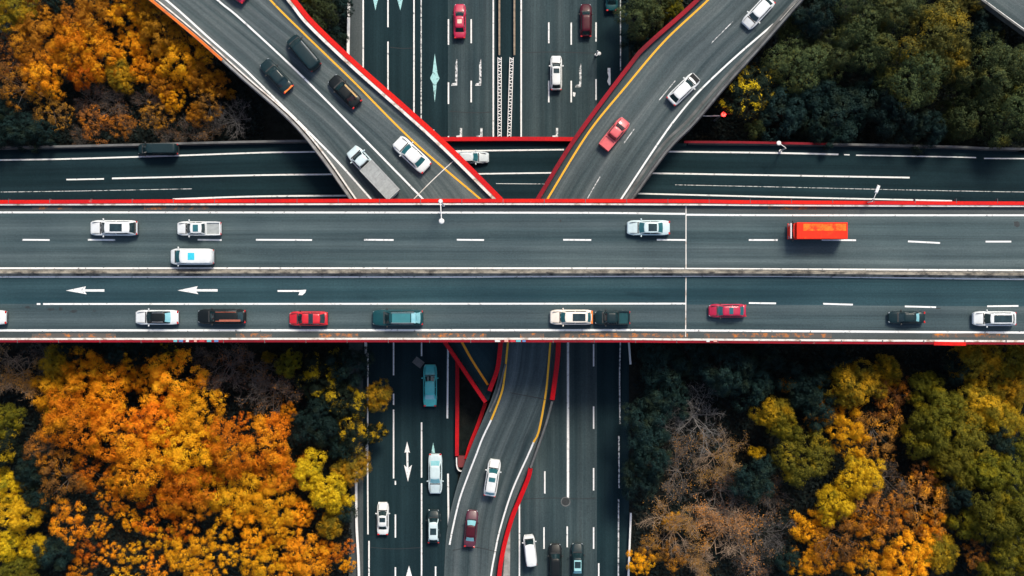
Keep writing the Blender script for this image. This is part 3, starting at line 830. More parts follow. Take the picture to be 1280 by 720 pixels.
# ------------------------------------------------------------------ lamps
def lamp(base_px, z, h, head_px, label, globe=.3, r=.07, arm_dz=.3, cat='street lamp', head_kind='globe'):
    b = at(*base_px, z)
    t = tag(empty('street_lamp', b), label, cat)
    mb = MB(); mb.tube([(0, 0, 0), (0, 0, .35)], .17, 12); mb.build('base', M['steel'], t, True)
    mb = MB(); mb.tube([(0, 0, .352), (0, 0, h * .5), (0, 0, h)], [r * 1.3, r * 1.1, r * .9], 10); mb.build('pole', M['white_metal'], t, True)
    hp = at(*head_px, z + h + arm_dz) - b
    mb = MB(); mb.tube([(0, 0, h - .05), (hp.x * .12, hp.y * .12, h + arm_dz * .6), (hp.x * .5, hp.y * .5, h + arm_dz), (hp.x * .94, hp.y * .94, h + arm_dz)], r * .7, 8); mb.build('arm', M['white_metal'], t, True)
    ang = math.atan2(hp.y, hp.x)
    mb = MB()
    if head_kind == 'globe':
        ring = [(0, -.18), (.6, -.16), (.95, -.02), (1.0, .08), (.8, .2), (.4, .28), (.01, .3)]
        n = 16; bs = len(mb.v)
        for (rr_, zz) in ring:
            for k in range(n): mb.v.append((hp.x + globe * rr_ * math.cos(2 * math.pi * k / n), hp.y + globe * rr_ * math.sin(2 * math.pi * k / n), h + arm_dz + zz * globe * 1.8))
        for i in range(len(ring) - 1):
            for k in range(n): mb.face((bs + i * n + k, bs + i * n + (k + 1) % n, bs + (i + 1) * n + (k + 1) % n, bs + (i + 1) * n + k))
    else:
        mb.box((hp.x, hp.y, h + arm_dz), (.85, .32, .16), ang, top=.75)
    mb.build('lamp_head', M['white_metal'], t, True, smooth=head_kind == 'globe')
    return t
lt = lamp((554.5, 256.5), ZM, 6.5, (552, 276.5), 'white street lamp reaching over the overpass from its upper parapet', .28)
mb = MB(); mb.tube([(0, 0, 6.5), (0, 0, 6.75)], [.24, .16], 14); mb.build('pole_cap', M['white_metal'], lt, True)
lamp((975, 189), ZL, 3.4, (973.5, 179), 'short white curved lamp on the dark lower road beside the green trees', .26, .06)
lamp((1083, 253.5), ZM, 2.4, (1097, 236.5), 'thin lamp arm leaning out from the upper parapet of the overpass', .3, .045, head_kind='box')
lamp((745, 69), 0, 3.0, (749, 67), 'small white lamp post standing between highway lanes near the top', .22, .06)
# red signal by the trees
t = tag(empty('signal_lamp', at(893, 151, 0)), 'glowing red signal lamp on a white arm in the dark gap beside the ramp', 'signal')
mb = MB(); mb.tube([(0, 0, 0), (0, 0, 4.6)], [.11, .08], 10); mb.build('pole', M['steel'], t, True)
mb = MB(); mb.tube([(.2, .05, 4.5), (-1.2, 0, 4.55), (-2.5, .03, 4.5)], [.06, .06, .04], 8); mb.build('arm', M['white_metal'], t, True)
mb = MB(); mb.box((.3, .12, 4.85), (.5, .4, .5)); mb.build('housing', M['black_rubber'], t, True, bevel=.05)
m, nt, b = new_mat('red_lamp_glow')
b.inputs['Base Color'].default_value = (.6, .01, .01, 1); b.inputs['Emission Color'].default_value = (1, .02, .015, 1); b.inputs['Emission Strength'].default_value = 6
mb = MB(); mb.tube([(.3, .12, 5.1), (.3, .12, 5.18), (.3, .12, 5.25)], [.26, .24, .1], 16); mb.build('lens', m, t, True)
mb = MB(); mb.box((.95, .2, 4.9), (.8, .09, .05)); mb.build('bracket', M['red_deep'], t, True)

# ------------------------------------------------------------------ vehicles
def paint_mat(name, col, rough=.38, metal=.0, coat=.3):
    m, nt, b = new_mat(name)
    tc = nt.nodes.new('ShaderNodeTexCoord')
    f = noise(nt, tc.outputs['Object'], 1.6, 5, .6)
    nt.links.new(ramp(nt, f, [(.3, tuple(c * .86 for c in col)), (.7, tuple(min(1, c * 1.05) for c in col))]), b.inputs['Base Color'])
    b.inputs['Roughness'].default_value = rough; b.inputs['Metallic'].default_value = metal
    dk = max(col) < .08
    b.inputs['Specular IOR Level'].default_value = .2 if dk else .45
    b.inputs['Coat Weight'].default_value = .08 if dk else coat; b.inputs['Coat Roughness'].default_value = .06
    return m
PAINT_COL = {
 'white': (.66, .69, .69), 'pearl': (.52, .64, .66), 'cream': (.80, .72, .62), 'silver': (.50, .56, .57),
 'black': (.006, .009, .010), 'ink': (.007, .022, .027), 'teal_dark': (.008, .055, .065), 'teal': (.06, .46, .47), 'aqua': (.30, .58, .60),
 'red': (.55, .012, .022), 'crimson': (.42, .01, .05), 'rose': (.62, .10, .11), 'maroon': (.055, .005, .012), 'plum': (.085, .018, .034), 'scarlet': (.80, .03, .008),
 'orange': (.80, .20, .02), 'grey': (.20, .22, .22), 'paletile': (.30, .68, .72)}
PAINT = {k: paint_mat(k + '_car_paint', c) for k, c in PAINT_COL.items()}
m, nt, b = new_mat('tinted_glass'); b.inputs['Base Color'].default_value = (.006, .014, .017, 1); b.inputs['Roughness'].default_value = .06; b.inputs['Specular IOR Level'].default_value = .55
tc = nt.nodes.new('ShaderNodeTexCoord'); nt.links.new(ramp(nt, noise(nt, tc.outputs['Object'], 1.2, 3), [(.3, (.006, .018, .022)), (.7, (.018, .042, .048))]), b.inputs['Base Color'])
GLASS = m
m, nt, b = new_mat('teal_glass'); tc = nt.nodes.new('ShaderNodeTexCoord'); nt.links.new(ramp(nt, noise(nt, tc.outputs['Object'], 1.2, 3), [(.3, (.015, .09, .11)), (.7, (.03, .14, .16))]), b.inputs['Base Color']); b.inputs['Roughness'].default_value = .08
GLASS_T = m
m, nt, b = new_mat('pale_sky_glass'); tc = nt.nodes.new('ShaderNodeTexCoord'); nt.links.new(ramp(nt, noise(nt, tc.outputs['Object'], 1.2, 3), [(.3, (.16, .42, .48)), (.7, (.28, .55, .6))]), b.inputs['Base Color']); b.inputs['Roughness'].default_value = .1
GLASS_P = m
TRIM = plain('black_plastic_trim', (.015, .016, .017), .55, 0, .3, 8)
LAMP_R = plain('red_tail_lens', (.50, .015, .012), .2, 0, .2, 9)
LAMP_W = plain('clear_head_lens', (.34, .38, .40), .12, .2, .15, 9)
RIM = plain('alloy_rim', (.42, .43, .44), .35, .8, .2, 9)
TARP = plain('grey_tarpaulin', (.30, .33, .33), .75, 0, .25, 2.5)

def tyre_mesh():
    mb = MB(); n = 20; prof = [(.20, -.10), (.30, -.105), (.325, -.08), (.33, 0), (.325, .08), (.30, .105), (.20, .10)]
    for r, y in prof:
        for k in range(n): mb.v.append((r * math.cos(2 * math.pi * k / n), y, r * math.sin(2 * math.pi * k / n)))
    for i in range(len(prof)):
        for k in range(n):
            j = (i + 1) % len(prof); mb.face((i * n + k, i * n + (k + 1) % n, j * n + (k + 1) % n, j * n + k))
    return mb.mesh('tyre', M['black_rubber'], smooth=True)
def rim_mesh():
    mb = MB(); n = 20
    for y in (-.085, .085):
        for k in range(n): mb.v.append((.205 * math.cos(2 * math.pi * k / n), y, .205 * math.sin(2 * math.pi * k / n)))
    for k in range(n): mb.face((k, (k + 1) % n, n + (k + 1) % n, n + k))
    mb.face(range(n)[::-1] if False else list(range(n))[::-1]); mb.face(list(range(n, 2 * n)))
    return mb.mesh('rim', RIM)
TYRE, RIMM = tyre_mesh(), rim_mesh()

SPEC = { # a,b = windscreen base / roof front, c,d = roof rear / rear window base (fractions of L from the front), heights
 'saloon': dict(a=.27, b=.40, c=.70, d=.84, hood=.80, belt=.92, roof=1.44, tail=.96),
 'hatch':  dict(a=.24, b=.37, c=.80, d=.93, hood=.84, belt=.95, roof=1.47, tail=.95),
 'suv':    dict(a=.25, b=.36, c=.86, d=.95, hood=.98, belt=1.06, roof=1.70, tail=1.06),
 'estate': dict(a=.26, b=.38, c=.84, d=.95, hood=.82, belt=.93, roof=1.48, tail=.93),
 'van':    dict(a=.15, b=.29, c=.965, d=.985, hood=1.00, belt=1.15, roof=2.05, tail=1.15),
 'flatbed': dict(a=.13, b=.20, c=.31, d=.335, hood=1.05, belt=1.2, roof=1.95, tail=.80),
 'pickup': dict(a=.24, b=.35, c=.58, d=.64, hood=1.0, belt=1.08, roof=1.72, tail=.80),
}
def hull(L, W, sp, pick=False):
    """lower body, lofted along its length"""
    mb = MB(); N = 26; half = L / 2; ring = None
    def plan(u): # u 0 front .. 1 rear
        e = min(u, 1 - u)
        k = min(1, e / .16)
        base = .76 if u < .5 else .82
        return base + (1 - base) * math.sin(k * math.pi / 2) ** .8
    def topz(u):
        if u < sp['a']:
            s = u / sp['a']; return sp['hood'] * (.80 + .20 * math.sin(min(1, s * 1.25) * math.pi / 2)) + (sp['belt'] - sp['hood']) * s * s
        if u > sp['d']:
            s = (u - sp['d']) / max(1 - sp['d'], 1e-3)
            return sp['tail'] * (1 - .10 * s ** 3)
        return sp['belt'] + (sp['tail'] - sp['belt']) * ((u - sp['a']) / (sp['d'] - sp['a']))
    us = [0, .008, .03, .06, .1, .15, .2, sp['a'], .32, .4, .5, .6, .68, .76, .82, .87, .91, .945, .97, .99, 1.0]
    us = sorted(set(us + [sp['d']]))
    for u in us:
        w = W / 2 * plan(u); zt = topz(u); x = half - L * u
        tip = 1.0
        if u <= .001 or u >= .999: tip = .86
        zb = .26 + (.12 if u < .02 or u > .98 else 0)
        zt2 = zt if tip == 1 else zb + (zt - zb) * .8
        pts = [(-w * .86, zb), (-w * .985, zb + .12), (-w, zb + (zt2 - zb) * .55), (-w * .965, zt2 - .07), (-w * .89, zt2 - .012), (-w * .5, zt2 + .02), (0, zt2 + .03)]
        pts = pts + [(-y, z) for y, z in reversed(pts[:-1])]
        for y, z in pts: mb.v.append((x, y, z))
    m = 13
    for i in range(len(us) - 1):
        for k in range(m):
            k2 = (k + 1) % m
            mb.face((i * m + k, (i + 1) * m + k, (i + 1) * m + k2, i * m + k2))
    mb.face(list(range(m))); e = (len(us) - 1) * m; mb.face([e + k for k in range(m)][::-1])
    return mb

def car(kind, px, py, z, ang, Lpx, Wpx, col, label, cat='car', roof=None, sunroof=None, rails=False, glass=None, rear_glass=None, group=None, bed=None, hood=None, extra=None, slope=0.0):
    """ang: heading of the front in degrees on the plan (0 = right, 90 = up)"""
    k = (CAM_H - z - 1.0) / FPX
    L, W = Lpx * k, Wpx * k
    sp = SPEC[kind]
    fr = {'van': 'van', 'pickup': 'pickup_truck', 'flatbed': 'truck'}.get(kind, 'car')
    t = tag(empty(fr, at(px, py, z), math.radians(ang)), label, cat, group or 'vehicles driving through the interchange')
    if slope: t.rotation_euler[1] = slope
    P = PAINT[col]; G = glass or GLASS; RG = rear_glass or G
    dk_ = max(PAINT_COL[col]) < .1
    half = L / 2; X = lambda u: half - L * u
    hull(L, W, sp).build('body', P, t, True, smooth=True, fixn=True)
    # cabin: shaped frustum carrying roof and pillars
    hb, ht = W / 2 * (.90 if kind != 'van' else .95), W / 2 * (.72 if kind != 'van' else .86)
    zb, zt = sp['belt'] - .05, sp['roof']
    xa, xb, xc, xd = X(sp['a']), X(sp['b']), X(sp['c']), X(sp['d'])
    bot = [Vector((xa, -hb * .90, zb)), Vector((xa, hb * .90, zb)), Vector((xd, hb * .92, zb)), Vector((xd, -hb * .92, zb))]
    up = [Vector((xb, -ht * .93, zt - .03)), Vector((xb, ht * .93, zt - .03)), Vector((xc, ht * .93, zt - .02)), Vector((xc, -ht * .93, zt - .02))]
    mb = MB()
    rows = []
    NX = 8
    # three rings with a bowed outline
    def ringpts(c4, bow_f, bow_s):
        out = []
        a, b_, c, d = c4
        for i in range(6): s = i / 6; p = a.lerp(b_, s); p = p + Vector((bow_f * 4 * s * (1 - s), 0, 0)); out.append(p)
        for i in range(8): s = i / 8; p = b_.lerp(c, s); p = p + Vector((0, bow_s * 4 * s * (1 - s), 0)); out.append(p)
        for i in range(6): s = i / 6; p = c.lerp(d, s); p = p - Vector((bow_f * .7 * 4 * s * (1 - s), 0, 0)); out.append(p)
        for i in range(8): s = i / 8; p = d.lerp(a, s); p = p - Vector((0, bow_s * 4 * s * (1 - s), 0)); out.append(p)
        return out
    bf = .10 if kind != 'van' else .16
    r0 = ringpts(bot, bf, .05 * W / 2); r1 = ringpts(up, bf * .8, .03)
    cen = sum(up, Vector()) / 4
    r2 = [p.lerp(Vector((cen.x, cen.y, p.z)), .09) + Vector((0, 0, .035)) for p in r1]
    r3 = [p.lerp(Vector((cen.x, cen.y, p.z)), .35) + Vector((0, 0, .055)) for p in r1]
    for r in (r0, r1, r2, r3):
        for p in r: mb.v.append(tuple(p))
    n = 28
    for i in range(3):
        for j in range(n): mb.face((i * n + j, i * n + (j + 1) % n, (i + 1) * n + (j + 1) % n, (i + 1) * n + j))
    mb.face([3 * n + j for j in range(n)])
    mb.build('cabin', P if not roof else PAINT[roof], t, True, smooth=True, fixn=True)
    def facequad(i0, i1, s0, s1, t0, t1, name, mat, th=.012):
        """patch of the cabin wall between ring indices, grown outwards a little"""
        q = []
        cnt = 5
        vs = []
        for tt in (t0, t1):
            for c in range(cnt + 1):
                f = i0 + (i1 - i0) * (s0 + (s1 - s0) * c / cnt)
                a = int(math.floor(f)) % n; b_ = (a + 1) % n; fr_ = f - math.floor(f)
                lo = r0[a].lerp(r0[b_], fr_); hi = r1[a].lerp(r1[b_], fr_)
                vs.append(lo.lerp(hi, tt))
        mid_ = sum(vs, Vector()) / len(vs)
        nn = (vs[1] - vs[0]).cross(vs[cnt + 1] - vs[0]).normalized()
        if nn.dot(mid_ - Vector((cen.x, 0, mid_.z))) < 0: nn = -nn
        g = MB(); m_ = cnt + 1
        for p in vs: g.v.append(tuple(p + nn * th))
        for p in vs: g.v.append(tuple(p - nn * .02))
        o2 = 2 * m_
        for c in range(cnt):
            g.face((c, c + 1, m_ + c + 1, m_ + c)); g.face((o2 + c, o2 + m_ + c, o2 + m_ + c + 1, o2 + c + 1))
            g.face((c, o2 + c, o2 + c + 1, c + 1)); g.face((m_ + c, m_ + c + 1, o2 + m_ + c + 1, o2 + m_ + c))
        g.face((0, m_, o2 + m_, o2)); g.face((cnt, o2 + cnt, o2 + m_ + cnt, m_ + cnt))
        g.build(name, mat, t, True, smooth=False, fixn=True)
    facequad(0, 6, .06, .94, .08, .96, 'windscreen', G)
    if kind != 'van':
        facequad(14, 20, .08, .92, .12, .94, 'rear_window', RG)
    for (a0, a1) in ((6, 14), (20, 28)):
        rev = a0 == 20
        if kind == 'van': ss = ((.03, .22),) if not rev else ((.78, .97),)
        elif kind in ('pickup', 'flatbed'): ss = ((.08, .50), (.54, .93))
        else: ss = ((.07, .44), (.47, .90)) if not rev else ((.10, .53), (.56, .93))
        for s0, s1 in ss: facequad(a0, a1, s0, s1, .18, .90, 'side_window', GLASS)
    # cowl below the windscreen, bumpers
    mb = MB(); mb.box((xa + .10, 0, sp['belt'] - .005), (.13, W * .76, .05)); mb.build('cowl', TRIM, t, True, bevel=.01)
    for sx in (1, -1):
        mb = MB(); mb.box((sx * (half - .03), 0, .47), (.13, W * .74, .2)); mb.build('bumper', P if sx > 0 else TRIM, t, True, bevel=.04)
    zl = sp['hood'] * .80; zr_ = sp['tail'] * .86
    for sy in (1, -1):
        mb = MB(); mb.box((half - L * .030, sy * W * .315, zl - .05), (.17, .27, .13), -sy * .45); mb.build('headlight', LAMP_W, t, True, bevel=.03)
        mb = MB(); mb.box((-half + L * .018, sy * W * .365, zr_), (.16, .24, .2), sy * .25); mb.build('tail_light', LAMP_R, t, True, bevel=.03)
        mb = MB(); mb.box((xa - .22, sy * (W / 2 + .075), sp['belt'] + .03), (.13, .2, .14), sy * -.2); mb.build('mirror', P if col in ('white', 'pearl', 'cream', 'aqua', 'teal', 'silver') else TRIM, t, True, bevel=.03)
        for wx in (half - L * .19, -half + L * .20):
            w = link_mesh('wheel', TYRE, t, (wx, sy * (W / 2 - .105), .33))
            link_mesh('rim', RIMM, w, (0, sy * .025, 0))
    if kind not in ('van', 'flatbed'):                 # shut lines of bonnet and boot
        mb = MB(); xs = half - L * .05
        for sy in (1, -1): mb.box(((xs + xa + .2) / 2, sy * W * .36, sp['belt'] - .05), (xs - xa - .2, .03, .12), sy * -.03)
        if not dk_: mb.build('bonnet_seams', TRIM, t, True)
    ztop = zt + .035
    if sunroof:
        u0, u1, mat = sunroof
        xm, ln = (X(u0) + X(u1)) / 2, abs(X(u0) - X(u1))
        mb = MB(); mb.box((xm, 0, ztop + .008), (ln, ht * 1.36, .04)); mb.build('sunroof', mat or GLASS, t, True, bevel=.012)
    if rails:
        for sy in (1, -1):
            mb = MB(); c = [Vector((xb - .1, sy * ht * .84, zt + .06)), Vector(((xb + xc) / 2, sy * ht * .86, zt + .085)), Vector((xc + .1, sy * ht * .84, zt + .06))]
            mb.tube(c, .03, 6); mb.build('roof_rail', rails if rails is not True else TRIM, t, True)
    if kind in ('pickup', 'flatbed'):
        x0, x1 = xd - .08, -half + .06; wb = W * (.92 if kind == 'pickup' else 1.0); hz = 1.06 if kind == 'pickup' else 1.5
        mb = MB()
        mb.box(((x0 + x1) / 2, wb / 2 - .05, (hz + .7) / 2), (x0 - x1, .1, hz - .7)); mb.box(((x0 + x1) / 2, -wb / 2 + .05, (hz + .7) / 2), (x0 - x1, .1, hz - .7))
        mb.box((x1 + .05, 0, (hz + .7) / 2), (.1, wb - .205, hz - .7)); mb.box((x0 - .05, 0, (hz + .7) / 2), (.1, wb - .205, hz - .7))
        mb.build('cargo_bed', P if kind == 'pickup' else plain('grey_bed_wall', (.34, .37, .37), .6), t, True)
        mb = MB(); mb.box(((x0 + x1) / 2, 0, .86 if kind == 'pickup' else 1.42), (x0 - x1 - .205, wb - .21, .08)); mb.build('bed_floor' if bed is None else 'bed_cover', bed or TRIM, t, True)
    if extra: extra(t, dict(L=L, W=W, X=X, zt=ztop, ht=ht, hb=hb, xb=xb, xc=xc, xa=xa, xd=xd, half=half, sp=sp))
    return t

def panel(name, mat, u0, u1, v0, v1, dz=.01, zabs=None, th=.03):
    """flat panel laid on the roof (fractions of length from the front / of roof half width)"""
    def f(t, d):
        xm, ln = (d['X'](u0) + d['X'](u1)) / 2, abs(d['X'](u0) - d['X'](u1))
        mb = MB(); mb.box((xm, d['ht'] * (v0 + v1) / 2, (zabs or d['zt']) + dz), (ln, d['ht'] * abs(v1 - v0), th)); mb.build(name, mat, t, True, bevel=.008)
    return f
def both(*fs):
    return lambda t, d: [f(t, d) for f in fs]

ZC = ZM
# ---- on the overpass, upper carriageway (all heading left)
car('suv', 145, 285.3, ZC, 180, 59, 19.5, 'white', 'white car with big dark sunroof, leftmost on the upper overpass lanes', sunroof=(.46, .72, GLASS), extra=panel('tail_panel', TRIM, .90, .985, -1.0, 1.0, 0, zabs=1.12))
car('pickup', 251, 286, ZC, 180, 55, 18, 'white', 'white pickup with a grey covered load bed driving above the white van', 'pickup', sunroof=(.40, .52, GLASS_T), bed=TARP)
car('van', 242.5, 321, ZC, 180, 54.5, 20.5, 'white', 'white van with a blue roof hatch beside the overpass median', 'van', glass=GLASS_T, extra=panel('roof_hatch', plain('cyan_roof_hatch', (.03, .48, .62), .3, 0, .15), .46, .61, -.5, .5))
car('saloon', 810, 285, ZC, 180, 53, 19, 'pearl', 'pale blue white saloon with dark sunroof left of the overpass joint', sunroof=(.48, .68, GLASS), glass=GLASS_T)
car('saloon', 198.5, 396.5, ZC, 180, 54, 18.5, 'white', 'white car with black roof and pale rear window, ahead of the black estate', roof='black', rear_glass=GLASS_P, rails=RIM)
car('estate', 279, 395.5, ZC, 180, 60, 18.5, 'black', 'black estate car with a rusty red roof rail behind a white car', rails=plain('rusty_red_rail', (.42, .10, .05), .5), extra=panel('roof_load', plain('red_brown_roof_load', (.34, .09, .05), .5), .48, .92, .55, .92, .05))
car('hatch', 387, 398, ZC, 180, 48, 18, 'red', 'red hatchback with a dark band across its roof on the lower overpass lane', extra=panel('roof_band', GLASS, .52, .64, -.95, .95))
car('suv', 498, 397, ZC, 180, 63, 20.5, 'teal_dark', 'long dark teal car with pale rear window on the lower overpass lane', rear_glass=GLASS_P, extra=both(panel('roof_panel', paint_mat('deep_teal_roof_paint', (.025, .17, .19)), .40, .76, -.92, .92, -.004), panel('roof_glass', GLASS_P, .78, .87, -.9, .9, -.004)), rails=RIM)
car('suv', 714, 396.3, ZC, 180, 53, 19, 'cream', 'cream car with orange tail and dark roof window, touching close to a dark pickup', sunroof=(.52, .82, GLASS), glass=GLASS_T, extra=panel('tail_strip', PAINT['orange'], .955, .998, -1.15, 1.15, 0, zabs=1.06))
car('pickup', 765, 397, ZC, 180, 43.5, 18, 'ink', 'dark pickup following close behind the cream car', 'pickup', bed=PAINT['teal_dark'])
car('hatch', 908, 388.3, ZC, 180, 46, 17, 'crimson', 'bright pinkish red car with small roof window on the lower overpass lane', sunroof=(.52, .63, GLASS_T), glass=GLASS_T)
car('saloon', 1131, 396.5, ZC, 180, 45, 15.5, 'ink', 'dark teal saloon near the right end of the lower overpass lane', rear_glass=GLASS_P)
car('suv', 1240, 398, ZC, 180, 53, 18.5, 'white', 'white car with long dark roof panel, rightmost on the lower overpass lane', glass=GLASS, sunroof=(.42, .84, GLASS), hood=True)
car('saloon', -13, 396.5, ZC, 180, 49, 18, 'white', 'white car cut off by the left picture edge on the overpass')

def box_truck(px, py, z, ang, Lpx, Wpx, cabL, col_cab, mat_box, boxh, label, slats=None, cat='truck', stripe=None):
    k = (CAM_H - z - 1.6) / FPX
    L, W = Lpx * k, Wpx * k; half = L / 2
    t = tag(empty('truck', at(px, py, z), math.radians(ang)), label, cat, 'vehicles driving through the interchange')
    P = PAINT[col_cab]
    mb = MB()
    c = cabL
    # cab side profile extruded, nose rounded in plan
    prof = [(0, .45), (0, 1.15), (-.12, 1.32), (-.62 if c > 1.2 else -.22, 2.02), (-.85 if c > 1.2 else -.4, 2.14), (-c, 2.16), (-c, .45)]
    for sy, kx in ((-1, .16), (-.72, .04), (0, 0), (.72, .04), (1, .16)):
        for x, zz in prof: mb.v.append((half + x - (kx if x > -c * .8 else 0), sy * W / 2 * (.95 if zz > 1.4 and abs(sy) == 1 else .98), zz))
    m_ = len(prof)
    for i in range(4):
        for q in range(m_):
            q2 = (q + 1) % m_; mb.face((i * m_ + q, (i + 1) * m_ + q, (i + 1) * m_ + q2, i * m_ + q2))
    mb.face(list(range(m_))); mb.face([4 * m_ + q for q in range(m_)][::-1])
    mb.build('cab', P, t, True, fixn=True)
    xs0, xs1 = (half - .17, half - .60) if c > 1.2 else (half - .14, half - .24)
    mb = MB(); mb.prism([(xs0, -W * .40, 1.37), (xs0, W * .40, 1.37), (xs1, W * .38, 2.0), (xs1, -W * .38, 2.0)], .03); mb.build('windscreen', GLASS, t, True, fixn=True)
    for sy in (1, -1):
        mb = MB(); mb.box((half - min(.75, c * .6), sy * W * .487, 1.6), (min(.7, c * .5), .03, .5)); mb.build('side_window', GLASS, t, True)
        mb = MB(); mb.box((half - .28, sy * (W / 2 + .12), 1.6), (.1, .22, .34)); mb.build('mirror', TRIM, t, True, bevel=.02)
        mb = MB(); mb.box((half - .05, sy * W * .36, .75), (.1, .3, .2)); mb.build('headlight', LAMP_W, t, True, bevel=.02)
        mb = MB(); mb.box((-half - .02, sy * W * .40, .62), (.05, .22, .16)); mb.build('tail_light', LAMP_R, t, True)
        for wx in (half - .95, -half + 1.0, -half + 1.75):
            w = link_mesh('wheel', TYRE, t, (wx, sy * (W / 2 - .14), .40), scale=(1.2, 1.2, 1.2)); link_mesh('rim', RIMM, w, (0, sy * .02, 0))
    mb = MB(); mb.box((-.1, 0, .52), (L - .5, W * .5, .2)); mb.build('chassis', TRIM, t, True)
    mb = MB(); mb.box((half + .0, 0, .55), (.14, W * .96, .28)); mb.build('bumper', P, t, True, bevel=.04)
    mb = MB(); mb.box((half + .02, 0, 2.2), (.13, W * .94, .14)); mb.build('sun_visor', PAINT['white'], t, True, bevel=.03)
    bx0, bx1 = half - c - .06, -half
    mb = MB(); mb.box(((bx0 + bx1) / 2, 0, (boxh + .72) / 2), (bx0 - bx1, W, boxh - .72)); mb.build('cargo_box', mat_box, t, True, bevel=.035)
    if slats:
        mb = MB(); nn = int((bx0 - bx1) / .42)
        for i in range(nn): mb.box((bx1 + (bx0 - bx1) * (i + .5) / nn, 0, boxh + .012), (.07, W * .92, .05))
        mb.build('roof_ribs', slats, t, True)
    if stripe:
        mb = MB(); mb.box(((bx0 + bx1) / 2 - .25, -W * .20, boxh + .005), ((bx0 - bx1) * .84, W * .42, .022)); mb.build('roof_sheet', stripe, t, True)
    return t
RB = worn('red_lorry_sheet', (.82, .028, .008), (.82, .07, .01), .25, .45, .9, .5, 4)
OB = worn('orange_lorry_sheet', (.85, .19, .02), (.82, .04, .01), .40, .56, 1.6, .5, 5)
box_truck(1018, 289.5, ZC, 180, 69, 20.5, .42, 'scarlet', RB, 2.7, 'long red box truck with orange sheeted roof on the overpass', stripe=OB)

def ang(dx, dy): return math.degrees(math.atan2(-dy, dx))
# ---- left ramp (heading up to the left)
zA = ZR
def ribs(t, d):
    mb = MB()
    for i in range(9): mb.box((d['xd'] - .35 - (d['xd'] + d['half'] - .6) * i / 8, 0, 1.475), (.05, d['W'] * .84, .03))
    mb.build('cover_ribs', plain('pale_grey_rib', (.30, .33, .33), .7), t, True)
car('flatbed', 467, 216.5, zA, ang(-48, -51), 80, 20.5, 'pearl', 'white fronted truck with long grey covered load bed on the left ramp', 'truck', bed=TARP, extra=ribs)
car('van', 381, 67.5, zA, ang(-29, -34), 50, 19, 'ink', 'dark teal van beside the yellow line near the top of the left ramp', 'van', extra=panel('roof_strip', PAINT['grey'], .3, .9, -.95, -.8, 0))
car('saloon', 347, 96, zA, ang(-30, -33), 48, 18, 'ink', 'dark saloon with an orange tail near the outer edge of the left ramp', extra=panel('tail_strip', PAINT['orange'], .95, .998, -1.0, 1.0, 0, zabs=.93))  # strip in orange paint stands for the orange tail light
car('saloon', 432, 115.5, zA, ang(-30, -31), 47, 18.5, 'black', 'black saloon with gold reflection painted on its roof side beside the yellow ramp line', extra=panel('gold_reflection_panel', PAINT['orange'] if False else plain('painted_gold_reflection', (.62, .40, .16), .35, .3), .40, .86, -1.02, -.74, -.02))  # gold reflections on the black body, painted as a coloured panel
car('saloon', 515.5, 194, zA, ang(-37, -35), 52, 21, 'white', 'white saloon close to the yellow line low on the left ramp', glass=GLASS_T)
car('hatch', 292, -13, zA, ang(-36, -30), 44, 17, 'crimson', 'red car mostly cut off by the top edge on the left ramp')
# ---- right ramp (heading up to the right)
car('pickup', 767.5, 168.5, zA, ang(27, -33), 45, 17, 'rose', 'pinkish red car with dark windscreen on the right ramp', 'pickup', bed=PAINT['rose'])
car('hatch', 853.5, 112.5, zA, ang(31, -30), 46, 17.5, 'white', 'white hatchback with black bonnet in the middle of the right ramp', extra=panel('bonnet', PAINT['black'], .02, .235, -1.02, 1.02, .0, zabs=.87))
car('hatch', 946.5, 17, zA, ang(-29, 31), 46, 18, 'white', 'white hatchback at the top of the right ramp', glass=GLASS)
# ---- highway above the overpass
car('saloon', 575, 28, .02, 90, 43, 15.5, 'crimson', 'crimson saloon with pale roof spot between the filter arrows near the top', extra=panel('roof_spot', plain('pale_peach_spot', (.72, .5, .4), .5), .48, .60, -.5, .5))  # small pale peach panel laid on the roof
car('estate', 732, 27, .02, 90, 41, 14.8, 'maroon', 'dark maroon estate car on the right highway near the top', glass=GLASS)
car('suv', 695, 92.5, .02, 90, 43, 14.8, 'white', 'white car with dark glass roof on the right highway above the overpass', sunroof=(.40, .54, GLASS))
car('saloon', 764, -6, .02, 90, 43, 15, 'teal_dark', 'dark teal car cut off by the top edge beside the trees')
# ---- lower cross road
car('saloon', 586, 197.5, ZL, 0, 50, 14.8, 'silver', 'silver white car on the lower road emerging from under the left ramp', glass=GLASS_T)
car('van', 200, 187.5, ZL, 180, 50, 14.5, 'ink', 'dark van on the lower road under the grove edge', 'van', extra=panel('roof_panel', PAINT['ink'], .42, .93, -.8, .8))
